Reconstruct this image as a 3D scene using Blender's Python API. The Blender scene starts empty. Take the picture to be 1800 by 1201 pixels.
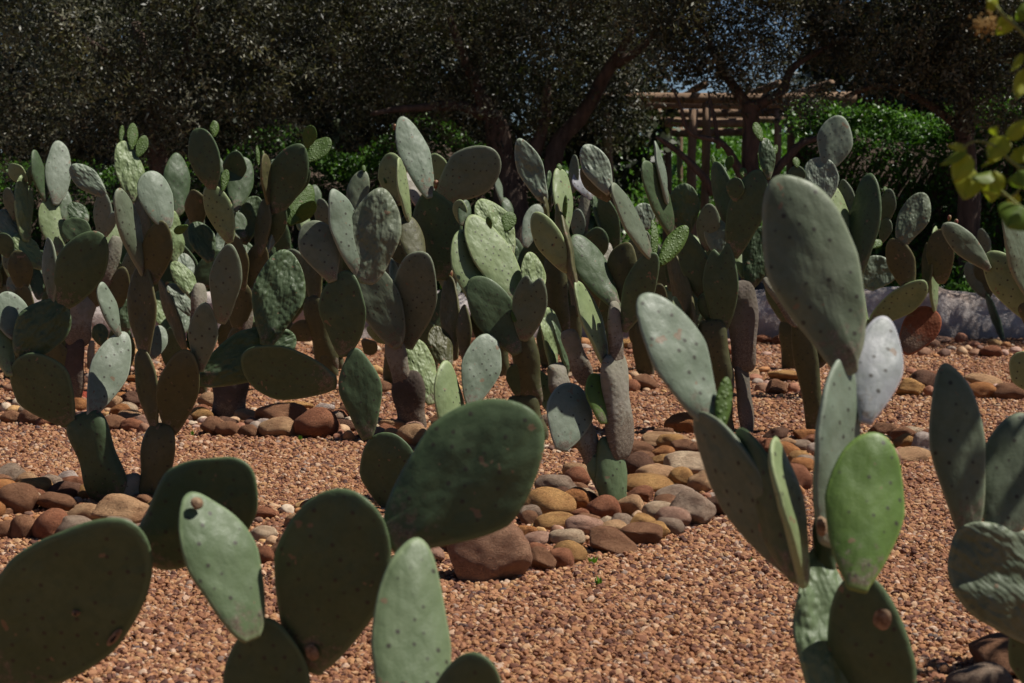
import bpy, math, random
import numpy as np
from mathutils import Vector, Matrix, noise as mnoise

sc = bpy.context.scene
C = sc.collection
R = math.radians
rnd = random.Random(7)
nr = np.random.default_rng(11)

# ------------------------------------------------------------------ camera, sky, sun, exposure
CAM_H = 1.6
PITCH = R(4.9)
FPX = 3500.0
cd = bpy.data.cameras.new('camera')
cam = bpy.data.objects.new('camera', cd)
C.objects.link(cam)
cam.location = (0, 0, CAM_H)
cam.rotation_euler = (R(90) - PITCH, 0, 0)
cd.sensor_width = 36
cd.lens = 70
cd.clip_start = 0.1
cd.clip_end = 3000
cd.dof.use_dof = True
cd.dof.focus_distance = 9.6
cd.dof.aperture_fstop = 5.0
sc.camera = cam

SUN_EL = R(58)
SUN_AZ = R(88)          # clockwise from +Y (away from the camera) towards +X (right)
S = Vector((math.sin(SUN_AZ) * math.cos(SUN_EL), math.cos(SUN_AZ) * math.cos(SUN_EL), math.sin(SUN_EL)))
w = bpy.data.worlds.new('World')
sc.world = w
w.use_nodes = True
nt = w.node_tree
sky = nt.nodes.new('ShaderNodeTexSky')
sky.sky_type = 'NISHITA'
sky.sun_disc = False
sky.sun_elevation = SUN_EL
sky.sun_rotation = SUN_AZ
sky.altitude = 2500
sky.air_density = 0.75
sky.dust_density = 0.2
sky.ozone_density = 3.0
bg = nt.nodes['Background']
nt.links.new(sky.outputs[0], bg.inputs[0])
bg.inputs[1].default_value = 0.05
sl = bpy.data.lights.new('sun', 'SUN')
sl.energy = 5.0
sl.angle = R(0.5)
sl.color = (1.0, 0.95, 0.87)
sun = bpy.data.objects.new('sun', sl)
C.objects.link(sun)
sun.rotation_euler = (-S).to_track_quat('-Z', 'Y').to_euler()
sc.view_settings.view_transform = 'Standard'
sc.view_settings.look = 'None'
sc.view_settings.exposure = 0.20
sc.view_settings.gamma = 1.0
sc.view_settings.use_curve_mapping = False
sc.cycles.max_bounces = 4
sc.cycles.diffuse_bounces = 2
sc.cycles.transparent_max_bounces = 4

# ------------------------------------------------------------------ helpers
FWD = Vector((0, math.cos(PITCH), -math.sin(PITCH)))
UPV = Vector((0, math.sin(PITCH), math.cos(PITCH)))
CAMP = Vector((0, 0, CAM_H))


def ray(px, py):
    return FWD + Vector((1, 0, 0)) * ((px - 900) / FPX) + UPV * ((600.5 - py) / FPX)


def at(px, py, Y):
    d = ray(px, py)
    return CAMP + d * (Y / d.y)


def ground(px, py):
    d = ray(px, py)
    return CAMP + d * (-CAM_H / d.z)


def tag(o, label=None, cat=None, group=None, kind=None):
    if label: o['label'] = label
    if cat: o['category'] = cat
    if group: o['group'] = group
    if kind: o['kind'] = kind
    return o


def empty(name, loc, label=None, cat=None, group=None):
    o = bpy.data.objects.new(name, None)
    C.objects.link(o)
    o.location = loc
    o.empty_display_size = 0.1
    return tag(o, label, cat, group)


def mesh_np(name, V, F, smooth=True):
    """V (n,3) array, F list of faces or (m,4)/(m,3) array"""
    me = bpy.data.meshes.new(name)
    V = np.asarray(V, dtype=np.float32)
    if isinstance(F, np.ndarray):
        k = F.shape[1]
        m = F.shape[0]
        me.vertices.add(len(V))
        me.vertices.foreach_set('co', V.ravel())
        me.loops.add(m * k)
        me.loops.foreach_set('vertex_index', F.astype(np.int32).ravel())
        me.polygons.add(m)
        me.polygons.foreach_set('loop_start', np.arange(0, m * k, k, dtype=np.int32))
        me.update(calc_edges=True)
    else:
        me.from_pydata([tuple(v) for v in V.tolist()], [], F)
    if smooth:
        me.polygons.foreach_set('use_smooth', np.ones(len(me.polygons), dtype=bool))
    me.update()
    return me


def link(name, me, mat, parent=None, loc=None):
    o = bpy.data.objects.new(name, me)
    C.objects.link(o)
    if mat is not None and len(me.materials) == 0:
        me.materials.append(mat)
    if parent is not None:
        o.parent = parent
        if loc is None:
            o.location = -parent.location
    if loc is not None:
        o.location = loc
    return o


class MB:
    def __init__(s):
        s.v = []
        s.f = []

    def tube(s, pts, rad, sides=8, seed=0, rough=0.0):
        pts = [Vector(p) for p in pts]
        if not hasattr(rad, '__len__'):
            rad = [rad] * len(pts)
        b = len(s.v)
        up = Vector((0.13, 0.2, 1)).normalized()
        for i, p in enumerate(pts):
            t = (pts[min(i + 1, len(pts) - 1)] - pts[max(i - 1, 0)]).normalized()
            a = t.cross(up)
            if a.length < 0.05:
                a = t.cross(Vector((1, 0, 0)))
            a.normalize()
            c = t.cross(a)
            for k in range(sides):
                th = 2 * math.pi * k / sides
                r = rad[i]
                if rough:
                    r *= 1 + rough * mnoise.noise(p * 6 + Vector((math.cos(th), math.sin(th), seed)))
                s.v.append(p + (a * math.cos(th) + c * math.sin(th)) * r)
        n = len(pts)
        for i in range(n - 1):
            for k in range(sides):
                k2 = (k + 1) % sides
                s.f.append((b + i * sides + k, b + i * sides + k2, b + (i + 1) * sides + k2, b + (i + 1) * sides + k))
        s.f.append(tuple(b + k for k in range(sides))[::-1])
        s.f.append(tuple(b + (n - 1) * sides + k for k in range(sides)))

    def mesh(s, name, smooth=True):
        me = bpy.data.meshes.new(name)
        me.from_pydata([tuple(v) for v in s.v], [], s.f)
        if smooth:
            me.polygons.foreach_set('use_smooth', np.ones(len(me.polygons), dtype=bool))
        me.update()
        return me


def smooth_path(pts, n=6):
    pts = [Vector(p) for p in pts]
    out = []
    for i in range(len(pts) - 1):
        p0 = pts[max(i - 1, 0)]; p1 = pts[i]; p2 = pts[i + 1]; p3 = pts[min(i + 2, len(pts) - 1)]
        for k in range(n):
            t = k / n
            out.append(0.5 * ((2 * p1) + (p2 - p0) * t + (2 * p0 - 5 * p1 + 4 * p2 - p3) * t * t + (3 * p1 - p0 - 3 * p2 + p3) * t ** 3))
    out.append(pts[-1])
    return out


def lerp_list(vals, n):
    return list(np.interp(np.linspace(0, len(vals) - 1, n), range(len(vals)), vals))


# ------------------------------------------------------------------ node helpers
class NT:
    def __init__(s, name):
        s.m = bpy.data.materials.new(name)
        s.m.use_nodes = True
        s.t = s.m.node_tree
        s.b = s.t.nodes['Principled BSDF']
        s.out = s.t.nodes['Material Output']

    def n(s, typ, **kw):
        nd = s.t.nodes.new('ShaderNode' + typ)
        for k, v in kw.items():
            setattr(nd, k, v)
        return nd

    def l(s, a, b):
        s.t.links.new(a, b)

    def noise(s, vec, scale, detail=3, rough=0.5):
        nd = s.n('TexNoise')
        nd.inputs['Scale'].default_value = scale
        nd.inputs['Detail'].default_value = detail
        nd.inputs['Roughness'].default_value = rough
        if vec is not None:
            s.l(vec, nd.inputs['Vector'])
        return nd.outputs[0]

    def ramp(s, fac, stops):
        nd = s.n('ValToRGB')
        el = nd.color_ramp.elements
        while len(el) < len(stops):
            el.new(0.5)
        for e, (p, c) in zip(el, stops):
            e.position = p
            e.color = (*c, 1) if len(c) == 3 else c
        s.l(fac, nd.inputs[0])
        return nd.outputs[0]

    def gray(s, fac, a, b, c0=0.0, c1=1.0):
        nd = s.n('MapRange')
        nd.inputs[1].default_value = a
        nd.inputs[2].default_value = b
        nd.inputs[3].default_value = c0
        nd.inputs[4].default_value = c1
        s.l(fac, nd.inputs[0])
        return nd.outputs[0]

    def mix(s, fac, a, b, mode='MIX'):
        nd = s.n('Mix', data_type='RGBA', blend_type=mode)
        for sock, v in ((nd.inputs[0], fac), (nd.inputs[6], a), (nd.inputs[7], b)):
            if isinstance(v, (int, float)):
                sock.default_value = v
            elif isinstance(v, tuple):
                sock.default_value = (*v, 1)
            else:
                s.l(v, sock)
        return nd.outputs[2]

    def math(s, op, a, b=None):
        nd = s.n('Math', operation=op)
        for i, v in enumerate((a, b)):
            if v is None: continue
            if isinstance(v, (int, float)):
                nd.inputs[i].default_value = v
            else:
                s.l(v, nd.inputs[i])
        return nd.outputs[0]

    def bump(s, h, strength, dist, prev=None):
        nd = s.n('Bump')
        nd.inputs['Strength'].default_value = strength
        nd.inputs['Distance'].default_value = dist
        s.l(h, nd.inputs['Height'])
        if prev is not None:
            s.l(prev, nd.inputs['Normal'])
        return nd.outputs[0]


def pad_material(name, kind):
    m = NT(name)
    tc = m.n('TexCoord')
    ob = tc.outputs['Object']
    uv = tc.outputs['UV']
    oi = m.n('ObjectInfo')
    # shift noise per pad
    sh = m.n('VectorMath', operation='ADD')
    m.l(uv, sh.inputs[0])
    cmb = m.n('CombineXYZ')
    r40 = m.math('MULTIPLY', oi.outputs['Random'], 40)
    m.l(r40, cmb.inputs[0]); m.l(r40, cmb.inputs[2])
    m.l(cmb.outputs[0], sh.inputs[1])
    V = sh.outputs[0]
    base = oi.outputs['Color']
    n1 = m.noise(V, 9, 4, 0.6)
    n2 = m.noise(V, 38, 4, 0.65)
    n3 = m.noise(V, 160, 3, 0.6)
    col = m.mix(m.gray(n1, 0.35, 0.75, 0, 0.8), base, m.mix(1.0, base, (1.45, 1.35, 1.5) if kind != 'fresh' else (1.3, 1.2, 1.2), 'MULTIPLY'))
    col = m.mix(m.math('MULTIPLY', m.gray(n2, 0.42, 0.75), 0.3), col, m.mix(1.0, base, (0.6, 0.66, 0.5), 'MULTIPLY'))
    # areoles on a diamond lattice
    mp = m.n('Mapping')
    mp.inputs['Rotation'].default_value = (0, 0, R(45))
    m.l(V, mp.inputs['Vector'])
    vo = m.n('TexVoronoi', feature='F1')
    vo.inputs['Scale'].default_value = {'smooth': 23, 'dimpled': 36, 'corky': 42, 'fresh': 75}[kind]
    vo.inputs['Randomness'].default_value = {'smooth': 0.25, 'dimpled': 0.6, 'corky': 0.5, 'fresh': 0.7}[kind]
    flat = m.n('VectorMath', operation='MULTIPLY')
    m.l(mp.outputs[0], flat.inputs[0]); flat.inputs[1].default_value = (1, 1, 0)
    m.l(flat.outputs[0], vo.inputs['Vector'])
    dist = vo.outputs['Distance']
    dots = m.gray(dist, 0.10, 0.17, 1, 0)
    dotcol = {'smooth': (0.035, 0.03, 0.02), 'dimpled': (0.05, 0.05, 0.03), 'corky': (0.03, 0.02, 0.015), 'fresh': (0.24, 0.30, 0.08)}[kind]
    col = m.mix(m.math('MULTIPLY', dots, {'smooth': 0.9, 'dimpled': 0.35, 'corky': 0.7, 'fresh': 0.55}[kind]), col, dotcol)
    # cork creeping from the base and the rim
    sep = m.n('SeparateXYZ'); m.l(tc.outputs['Generated'], sep.inputs[0])
    at_ = m.n('Attribute', attribute_type='GEOMETRY', attribute_name='baseness')
    ck = m.math('ADD', at_.outputs['Fac'], m.math('MULTIPLY', m.math('SUBTRACT', n2, 0.5), 0.9))
    lo = {'smooth': 0.80, 'dimpled': 0.84, 'corky': 0.48, 'fresh': 1.3}[kind]
    ckm = m.gray(ck, lo, lo + 0.18)
    cork = m.ramp(n3, [(0.3, (0.085, 0.058, 0.038)), (0.55, (0.17, 0.13, 0.095)), (0.75, (0.30, 0.27, 0.22))])
    col = m.mix(m.math('MULTIPLY', ckm, 0.85), col, cork)
    rm = m.n('Attribute', attribute_type='GEOMETRY', attribute_name='rim')  # rim painted paler to stand for a sunlit pad edge
    col = m.mix(m.math('MULTIPLY', m.gray(m.math('ADD', rm.outputs['Fac'], m.math('MULTIPLY', m.math('SUBTRACT', n2, 0.5), 0.8)), 0.35, 0.9), 0.75), col, m.mix(1.0, base, (1.9, 1.75, 1.9) if kind != 'fresh' else (1.15, 1.1, 1.1), 'MULTIPLY'))
    # scars
    sc1 = m.math('GREATER_THAN', m.noise(V, 21, 2, 0.5), 0.71)
    col = m.mix(m.math('MULTIPLY', sc1, 0.75), col, (0.19, 0.12, 0.07))
    m.l(col, m.b.inputs['Base Color'])
    rr = m.gray(n2, 0.3, 0.7, 0.42, 0.62) if kind != 'corky' else m.gray(n2, 0.3, 0.7, 0.7, 0.95)
    m.l(rr, m.b.inputs['Roughness'])
    m.b.inputs['Specular IOR Level'].default_value = 0.35 if kind != 'corky' else 0.15
    pod = m.gray(dist, 0.0, 0.55, 0, 1)
    nb = m.bump(pod, {'smooth': 0.2, 'dimpled': 0.5, 'corky': 0.22, 'fresh': 0.6}[kind], {'smooth': 0.005, 'dimpled': 0.006, 'corky': 0.008, 'fresh': 0.006}[kind])
    st = m.n('Mapping'); st.inputs['Scale'].default_value = (1, 0.45, 1); m.l(V, st.inputs['Vector'])
    n4 = m.noise(st.outputs[0], 22, 2, 0.5)
    nb = m.bump(n4, {'smooth': 0.14, 'dimpled': 0.75, 'corky': 0.2, 'fresh': 0.2}[kind], 0.04, nb)
    nb = m.bump(n3, 0.25 if kind != 'corky' else 0.4, 0.003, nb)
    m.l(nb, m.b.inputs['Normal'])
    if kind == 'fresh':
        tr = m.n('BsdfTranslucent'); m.l(m.mix(1.0, col, (1.3, 1.3, 0.6), 'MULTIPLY'), tr.inputs[0])
        ms = m.n('MixShader'); ms.inputs[0].default_value = 0.25
        m.l(m.b.outputs[0], ms.inputs[1]); m.l(tr.outputs[0], ms.inputs[2]); m.l(ms.outputs[0], m.out.inputs[0])
    return m.m


def leaf_material(name, c0, c1, rough=0.45, trans=0.3, spec=0.5):
    m = NT(name)
    a = m.n('Attribute', attribute_type='GEOMETRY', attribute_name='tint')
    col = m.mix(a.outputs['Fac'], c0, c1)
    m.l(col, m.b.inputs['Base Color'])
    m.b.inputs['Roughness'].default_value = rough
    m.b.inputs['Specular IOR Level'].default_value = spec
    tr = m.n('BsdfTranslucent'); m.l(m.mix(1.0, col, (1.2, 1.35, 0.6), 'MULTIPLY'), tr.inputs[0])
    ms = m.n('MixShader'); ms.inputs[0].default_value = trans
    m.l(m.b.outputs[0], ms.inputs[1]); m.l(tr.outputs[0], ms.inputs[2]); m.l(ms.outputs[0], m.out.inputs[0])
    return m.m


def bark_material(name, c0, c1, scale=14):
    m = NT(name)
    tc = m.n('TexCoord')
    mp = m.n('Mapping'); mp.inputs['Scale'].default_value = (1, 1, 0.25); m.l(tc.outputs['Object'], mp.inputs['Vector'])
    n1 = m.noise(mp.outputs[0], scale, 5, 0.65)
    m.l(m.ramp(n1, [(0.3, c0), (0.7, c1)]), m.b.inputs['Base Color'])
    m.b.inputs['Roughness'].default_value = 0.9
    m.l(m.bump(n1, 0.8, 0.03), m.b.inputs['Normal'])
    return m.m


def stone_material():
    m = NT('stone')
    tc = m.n('TexCoord'); oi = m.n('ObjectInfo')
    sh = m.n('VectorMath', operation='ADD'); m.l(tc.outputs['Object'], sh.inputs[0])
    cmb = m.n('CombineXYZ'); r40 = m.math('MULTIPLY', oi.outputs['Random'], 70)
    m.l(r40, cmb.inputs[0]); m.l(r40, cmb.inputs[1]); m.l(cmb.outputs[0], sh.inputs[1])
    V = sh.outputs[0]
    n1 = m.noise(V, 1.3, 4, 0.6)
    n2 = m.noise(V, 6, 6, 0.7)
    n3 = m.noise(V, 28, 4, 0.7)
    col = m.mix(m.gray(n1, 0.35, 0.65), m.mix(1.0, oi.outputs['Color'], (0.80, 0.68, 0.60), 'MULTIPLY'), m.mix(1.0, oi.outputs['Color'], (1.2, 1.15, 1.05), 'MULTIPLY'))
    col = m.mix(m.math('MULTIPLY', m.gray(n2, 0.52, 0.74), 0.45), col, (0.15, 0.065, 0.035))
    col = m.mix(m.math('MULTIPLY', m.gray(n3, 0.55, 0.8), 0.5), col, (0.50, 0.38, 0.27))
    m.l(col, m.b.inputs['Base Color'])
    m.b.inputs['Roughness'].default_value = 0.85
    m.b.inputs['Specular IOR Level'].default_value = 0.25
    nb = m.bump(n2, 0.8, 0.10)
    nb = m.bump(n3, 0.7, 0.04, nb)
    m.l(nb, m.b.inputs['Normal'])
    return m.m


def gravel_material(inst=True):
    m = NT('gravel_pebble' if inst else 'gravel_bed')
    if inst:
        oi = m.n('ObjectInfo')
        f = oi.outputs['Random']
        f2 = m.noise(m.n('TexCoord').outputs['Object'], 40, 2)
    else:
        tc = m.n('TexCoord')
        vo = m.n('TexVoronoi', feature='F1'); vo.inputs['Scale'].default_value = 55
        m.l(tc.outputs['Object'], vo.inputs['Vector'])
        sp = m.n('SeparateColor'); m.l(vo.outputs['Color'], sp.inputs[0])
        f = sp.outputs[0]
    stops = [(0.0, (0.055, 0.026, 0.022)), (0.14, (0.13, 0.052, 0.032)), (0.32, (0.27, 0.120, 0.062)), (0.5, (0.38, 0.190, 0.095)),
             (0.66, (0.28, 0.118, 0.05)), (0.8, (0.44, 0.24, 0.105)), (0.9, (0.48, 0.30, 0.17)), (0.965, (0.55, 0.39, 0.28)), (1.0, (0.07, 0.055, 0.06))]
    col = m.ramp(f, stops)
    big = m.noise(m.n('NewGeometry').outputs['Position'], 0.55, 3, 0.5)
    col = m.mix(m.gray(big, 0.35, 0.65, 0.0, 0.35), col, (0.22, 0.085, 0.04))
    m.l(col, m.b.inputs['Base Color'])
    m.b.inputs['Roughness'].default_value = 0.8
    m.b.inputs['Specular IOR Level'].default_value = 0.3
    if not inst:
        m.l(m.bump(vo.outputs['Distance'], 1.0, 0.015), m.b.inputs['Normal'])
    return m.m

# ------------------------------------------------------------------ materials
M = {
    'smooth': pad_material('cactus_skin', 'smooth'),
    'dimpled': pad_material('dimpled_cactus_skin', 'dimpled'),
    'corky': pad_material('corky_cactus_skin', 'corky'),
    'fresh': pad_material('young_cactus_skin', 'fresh'),
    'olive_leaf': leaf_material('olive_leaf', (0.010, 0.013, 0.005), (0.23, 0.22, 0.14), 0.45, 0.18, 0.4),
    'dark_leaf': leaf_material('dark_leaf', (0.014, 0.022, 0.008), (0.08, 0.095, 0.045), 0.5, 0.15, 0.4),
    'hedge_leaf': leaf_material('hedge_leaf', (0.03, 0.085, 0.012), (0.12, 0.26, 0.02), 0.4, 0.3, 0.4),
    'vine_leaf': leaf_material('vine_leaf', (0.09, 0.16, 0.02), (0.36, 0.36, 0.03), 0.5, 0.4, 0.35),
    'bark': bark_material('tree_bark', (0.03, 0.019, 0.013), (0.13, 0.085, 0.06)),
    'log': bark_material('weathered_log', (0.13, 0.075, 0.042), (0.33, 0.215, 0.135), 9),
    'stem': bark_material('green_stem', (0.16, 0.19, 0.05), (0.26, 0.27, 0.08), 20),
    'stone': stone_material(),
    'gravel': gravel_material(True),
    'gravel_bed': gravel_material(False),
}

# ------------------------------------------------------------------ ground
def grid_plane(name, x0, x1, y0, y1, z, mat, nx=2, ny=2, zf=None):
    xs = np.linspace(x0, x1, nx); ys = np.linspace(y0, y1, ny)
    X, Y = np.meshgrid(xs, ys)
    Z = np.full_like(X, z)
    if zf: Z = Z + zf(X, Y)
    V = np.stack([X.ravel(), Y.ravel(), Z.ravel()], 1)
    i = np.arange(nx * ny).reshape(ny, nx)
    F = np.stack([i[:-1, :-1].ravel(), i[:-1, 1:].ravel(), i[1:, 1:].ravel(), i[1:, :-1].ravel()], 1)
    o = link(name, mesh_np(name, V, F), mat)
    return tag(o, kind='structure')


soil = NT('soil')
tcs = soil.n('TexCoord')
sn = soil.noise(tcs.outputs['Object'], 2.5, 6, 0.7)
soil.l(soil.ramp(sn, [(0.35, (0.035, 0.022, 0.015)), (0.7, (0.10, 0.065, 0.04))]), soil.b.inputs['Base Color'])
soil.b.inputs['Roughness'].default_value = 0.95
soil.l(soil.bump(sn, 0.8, 0.05), soil.b.inputs['Normal'])
grid_plane('ground', -600, 600, -200, 1200, -0.03, soil.m)
grid_plane('gravel_path', -9, 9, 1.5, 19.0, -0.012, M['gravel_bed'])

# loose pebbles: one mass, scattered over the part of the gravel that is seen and a margin beside it
N1p, N2p = 290000, 250000
def scatter(n, y0, y1):
    out = []
    got = 0
    while got < n:
        y = nr.uniform(y0, y1, n); x = nr.uniform(-1, 1, n) * (0.27 * y1 + 0.9)
        k = np.abs(x) < 0.27 * y + 0.9
        out.append(np.stack([x[k], y[k]], 1)); got += k.sum()
    return np.concatenate(out)[:n]
pa = scatter(N1p, 5.2, 11.2); pb = scatter(N2p, 11.2, 18.9)
P = np.concatenate([pa, pb])
Vp = np.concatenate([P, nr.uniform(-0.010, 0.006, (len(P), 1))], 1)
gm = bpy.data.meshes.new('gravel')
gm.vertices.add(len(Vp)); gm.vertices.foreach_set('co', Vp.astype(np.float32).ravel())
att = gm.attributes.new('size', 'FLOAT', 'POINT')
sz = np.clip(nr.lognormal(math.log(0.0092), 0.36, len(P)), 0.005, 0.019)
sz[N1p:] *= 1.15
att.data.foreach_set('value', sz.astype(np.float32))
gm.update()
gravel = bpy.data.objects.new('gravel', gm); C.objects.link(gravel)
tag(gravel, 'loose reddish brown gravel covering the ground between the stone beds', 'gravel', kind='stuff')
ng = bpy.data.node_groups.new('gravel_nodes', 'GeometryNodeTree')
ng.interface.new_socket('Geometry', in_out='INPUT', socket_type='NodeSocketGeometry')
ng.interface.new_socket('Geometry', in_out='OUTPUT', socket_type='NodeSocketGeometry')
gi = ng.nodes.new('NodeGroupInput'); go = ng.nodes.new('NodeGroupOutput')
iop = ng.nodes.new('GeometryNodeInstanceOnPoints')
join = ng.nodes.new('GeometryNodeJoinGeometry')
for k in range(6):
    ico = ng.nodes.new('GeometryNodeMeshIcoSphere'); ico.inputs['Radius'].default_value = 1; ico.inputs['Subdivisions'].default_value = 2
    sp = ng.nodes.new('GeometryNodeSetPosition')
    tx = ng.nodes.new('ShaderNodeTexVoronoi'); tx.inputs['Scale'].default_value = 0.75
    pos = ng.nodes.new('GeometryNodeInputPosition')
    ad = ng.nodes.new('ShaderNodeVectorMath'); ad.operation = 'ADD'; ad.inputs[1].default_value = (k * 3.7, k * 1.3, k)
    ng.links.new(pos.outputs[0], ad.inputs[0]); ng.links.new(ad.outputs[0], tx.inputs['Vector'])
    sb = ng.nodes.new('ShaderNodeMath'); sb.operation = 'MULTIPLY_ADD'; sb.inputs[1].default_value = 0.9; sb.inputs[2].default_value = -0.35
    ng.links.new(tx.outputs['Distance'], sb.inputs[0])
    ml = ng.nodes.new('ShaderNodeVectorMath'); ml.operation = 'SCALE'
    ng.links.new(pos.outputs[0], ml.inputs[0]); ng.links.new(sb.outputs[0], ml.inputs['Scale'])
    ng.links.new(ico.outputs[0], sp.inputs['Geometry']); ng.links.new(ml.outputs[0], sp.inputs['Offset'])
    tf = ng.nodes.new('GeometryNodeTransform'); tf.inputs['Scale'].default_value = (1.0, 0.8 - 0.05 * (k % 3), 0.55 + 0.06 * (k % 4))
    ng.links.new(sp.outputs[0], tf.inputs[0])
    sm = ng.nodes.new('GeometryNodeSetMaterial'); sm.inputs['Material'].default_value = M['gravel']
    ng.links.new(tf.outputs[0], sm.inputs[0])
    g2 = ng.nodes.new('GeometryNodeGeometryToInstance'); ng.links.new(sm.outputs[0], g2.inputs[0])
    ng.links.new(g2.outputs[0], join.inputs[0])
ng.links.new(gi.outputs[0], iop.inputs['Points'])
ng.links.new(join.outputs[0], iop.inputs['Instance'])
iop.inputs['Pick Instance'].default_value = True
rv = ng.nodes.new('FunctionNodeRandomValue'); rv.data_type = 'FLOAT_VECTOR'
rv.inputs[0].default_value = (-0.9, -0.9, 0); rv.inputs[1].default_value = (0.9, 0.9, 6.283)
ng.links.new(rv.outputs[0], iop.inputs['Rotation'])
na = ng.nodes.new('GeometryNodeInputNamedAttribute'); na.data_type = 'FLOAT'; na.inputs[0].default_value = 'size'
ng.links.new(na.outputs[0], iop.inputs['Scale'])
ng.links.new(iop.outputs[0], go.inputs[0])
md = gravel.modifiers.new('scatter', 'NODES'); md.node_group = ng

# ------------------------------------------------------------------ whitewashed boulder wall
def build_wall():
    n, k = 420, 16
    V = []
    prof = [(-0.20, -0.05), (-0.215, 0.06), (-0.21, 0.17), (-0.20, 0.27), (-0.18, 0.35), (-0.14, 0.41), (-0.07, 0.44), (0.0, 0.45),
            (0.08, 0.44), (0.15, 0.41), (0.19, 0.35), (0.21, 0.27), (0.215, 0.15), (0.21, 0.05), (0.2, -0.05)]
    k = len(prof)
    for i in range(n):
        x = -9 + 18 * i / (n - 1)
        yc = 19.25 + 0.12 * math.sin(x * 0.5)
        for (dy, z) in prof:
            p = Vector((x * 2.6, dy * 4, z * 4))
            cell = mnoise.noise(p * 0.8) * 0.08 + mnoise.noise(p * 1.9) * 0.045 + mnoise.noise(p * 6) * 0.008
            zz = z * (1 + 0.10 * mnoise.noise(Vector((x * 1.4, 3, 1))) + 0.05 * mnoise.noise(Vector((x * 5, 3, 1))))
            V.append((x, yc + dy * (1 + cell * 4) - cell * 0.6, zz + cell * 0.3))
    i = np.arange(n * k).reshape(n, k)
    F = np.stack([i[:-1, :-1].ravel(), i[1:, :-1].ravel(), i[1:, 1:].ravel(), i[:-1, 1:].ravel()], 1)
    m = NT('whitewash')
    tc = m.n('TexCoord')
    n1 = m.noise(tc.outputs['Object'], 2.2, 5, 0.6); n2 = m.noise(tc.outputs['Object'], 14, 5, 0.7)
    sp_ = m.n('SeparateXYZ'); m.l(tc.outputs['Object'], sp_.inputs[0])
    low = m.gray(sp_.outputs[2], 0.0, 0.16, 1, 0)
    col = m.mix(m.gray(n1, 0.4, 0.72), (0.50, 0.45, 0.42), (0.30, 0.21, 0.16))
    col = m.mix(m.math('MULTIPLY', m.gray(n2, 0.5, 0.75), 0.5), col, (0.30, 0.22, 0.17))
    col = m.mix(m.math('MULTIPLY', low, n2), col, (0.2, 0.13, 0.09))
    m.l(col, m.b.inputs['Base Color']); m.b.inputs['Roughness'].default_value = 0.85
    m.l(m.bump(n2, 0.5, 0.04, m.bump(n1, 0.6, 0.12)), m.b.inputs['Normal'])
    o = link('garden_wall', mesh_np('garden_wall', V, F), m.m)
    tag(o, 'low lumpy whitewashed wall in the shade behind the cacti', 'wall')
build_wall()

# ------------------------------------------------------------------ leaves
def leaves_mesh(name, Pn, Dn, Nn, L, W, tint):
    """diamond leaves; P base, D direction, N approximate normal, all (n,3)"""
    D = Dn / np.linalg.norm(Dn, axis=1, keepdims=True)
    Sd = np.cross(D, Nn); Sd /= np.linalg.norm(Sd, axis=1, keepdims=True) + 1e-9
    L = L[:, None]; W = W[:, None]
    n = len(Pn)
    V = np.empty((n, 4, 3))
    V[:, 0] = Pn
    V[:, 1] = Pn + D * L * 0.48 + Sd * W * 0.5
    V[:, 2] = Pn + D * L
    V[:, 3] = Pn + D * L * 0.48 - Sd * W * 0.5
    F = np.arange(n * 4).reshape(n, 4)
    me = mesh_np(name, V.reshape(-1, 3), F, smooth=False)
    a = me.attributes.new('tint', 'FLOAT', 'POINT')
    a.data.foreach_set('value', np.repeat(tint, 4).astype(np.float32))
    return me


def unit(n):
    v = nr.normal(size=(n, 3))
    return v / np.linalg.norm(v, axis=1, keepdims=True)


def crown_points(blobs, n, per, spread, shell=0.55):
    vol = np.array([b[3] * b[4] * b[5] for b in blobs]); vol = vol / vol.sum()
    nc = n // per
    idx = nr.choice(len(blobs), nc, p=vol)
    B = np.array(blobs)[idx]
    r = nr.uniform(0, 1, nc) ** (1 / 3 * shell)
    c = B[:, :3] + unit(nc) * r[:, None] * B[:, 3:6]
    keep = c[:, 2] > 0.3
    c = c[keep]; nc = len(c)
    cd_ = unit(nc); cd_[:, 2] -= 0.25
    tone = nr.uniform(0, 1, nc)
    ci = np.repeat(np.arange(nc), per)
    m = len(ci)
    along = nr.uniform(-1, 1, m)[:, None] * cd_[ci] * spread * 1.6
    p = c[ci] + along + nr.normal(size=(m, 3)) * spread * 0.45
    d = cd_[ci] * 0.6 + unit(m)
    cn = unit(nc); cn[:, 2] = np.abs(cn[:, 2])
    return p, d, cn[ci] * 1.5 + unit(m) * 0.7, np.clip(tone[ci] * 0.75 + nr.uniform(0, 0.25, m), 0, 1)


def make_tree(name, label, limbs, blobs, n, L, Wd, leaf='olive_leaf', per=55, spread=0.15, group='olive trees behind the cactus beds'):
    base = Vector(limbs[0][0][0])
    t = empty(name, base, label, 'tree', group)
    for i, (pts, rad) in enumerate(limbs):
        mb = MB()
        pp = smooth_path(pts, 5)
        pp = [p + Vector((mnoise.noise(p * 2.1), mnoise.noise(p * 2.1 + Vector((9, 0, 0))), 0)) * 0.06 * min(1, q) for q, p in enumerate(pp)]
        mb.tube(pp, lerp_list(rad, len(pp)), 8, i, 0.35)
        link('trunk' if i == 0 else 'limb', mb.mesh('trunk'), M['bark'], t)
    if 'pergola' not in label and 'right' not in label and group.startswith('olive'): blobs = [(b[0], b[1] + 1.1, *b[2:]) for b in blobs]
    p, d, nn, tone = crown_points(blobs, n, per, spread)
    m = len(p)
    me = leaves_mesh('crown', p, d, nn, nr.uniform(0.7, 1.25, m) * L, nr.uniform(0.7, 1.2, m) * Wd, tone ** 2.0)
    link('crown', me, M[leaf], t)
    return t


def X(px, Y):
    return (px - 900) / FPX * Y * 1.003


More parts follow.
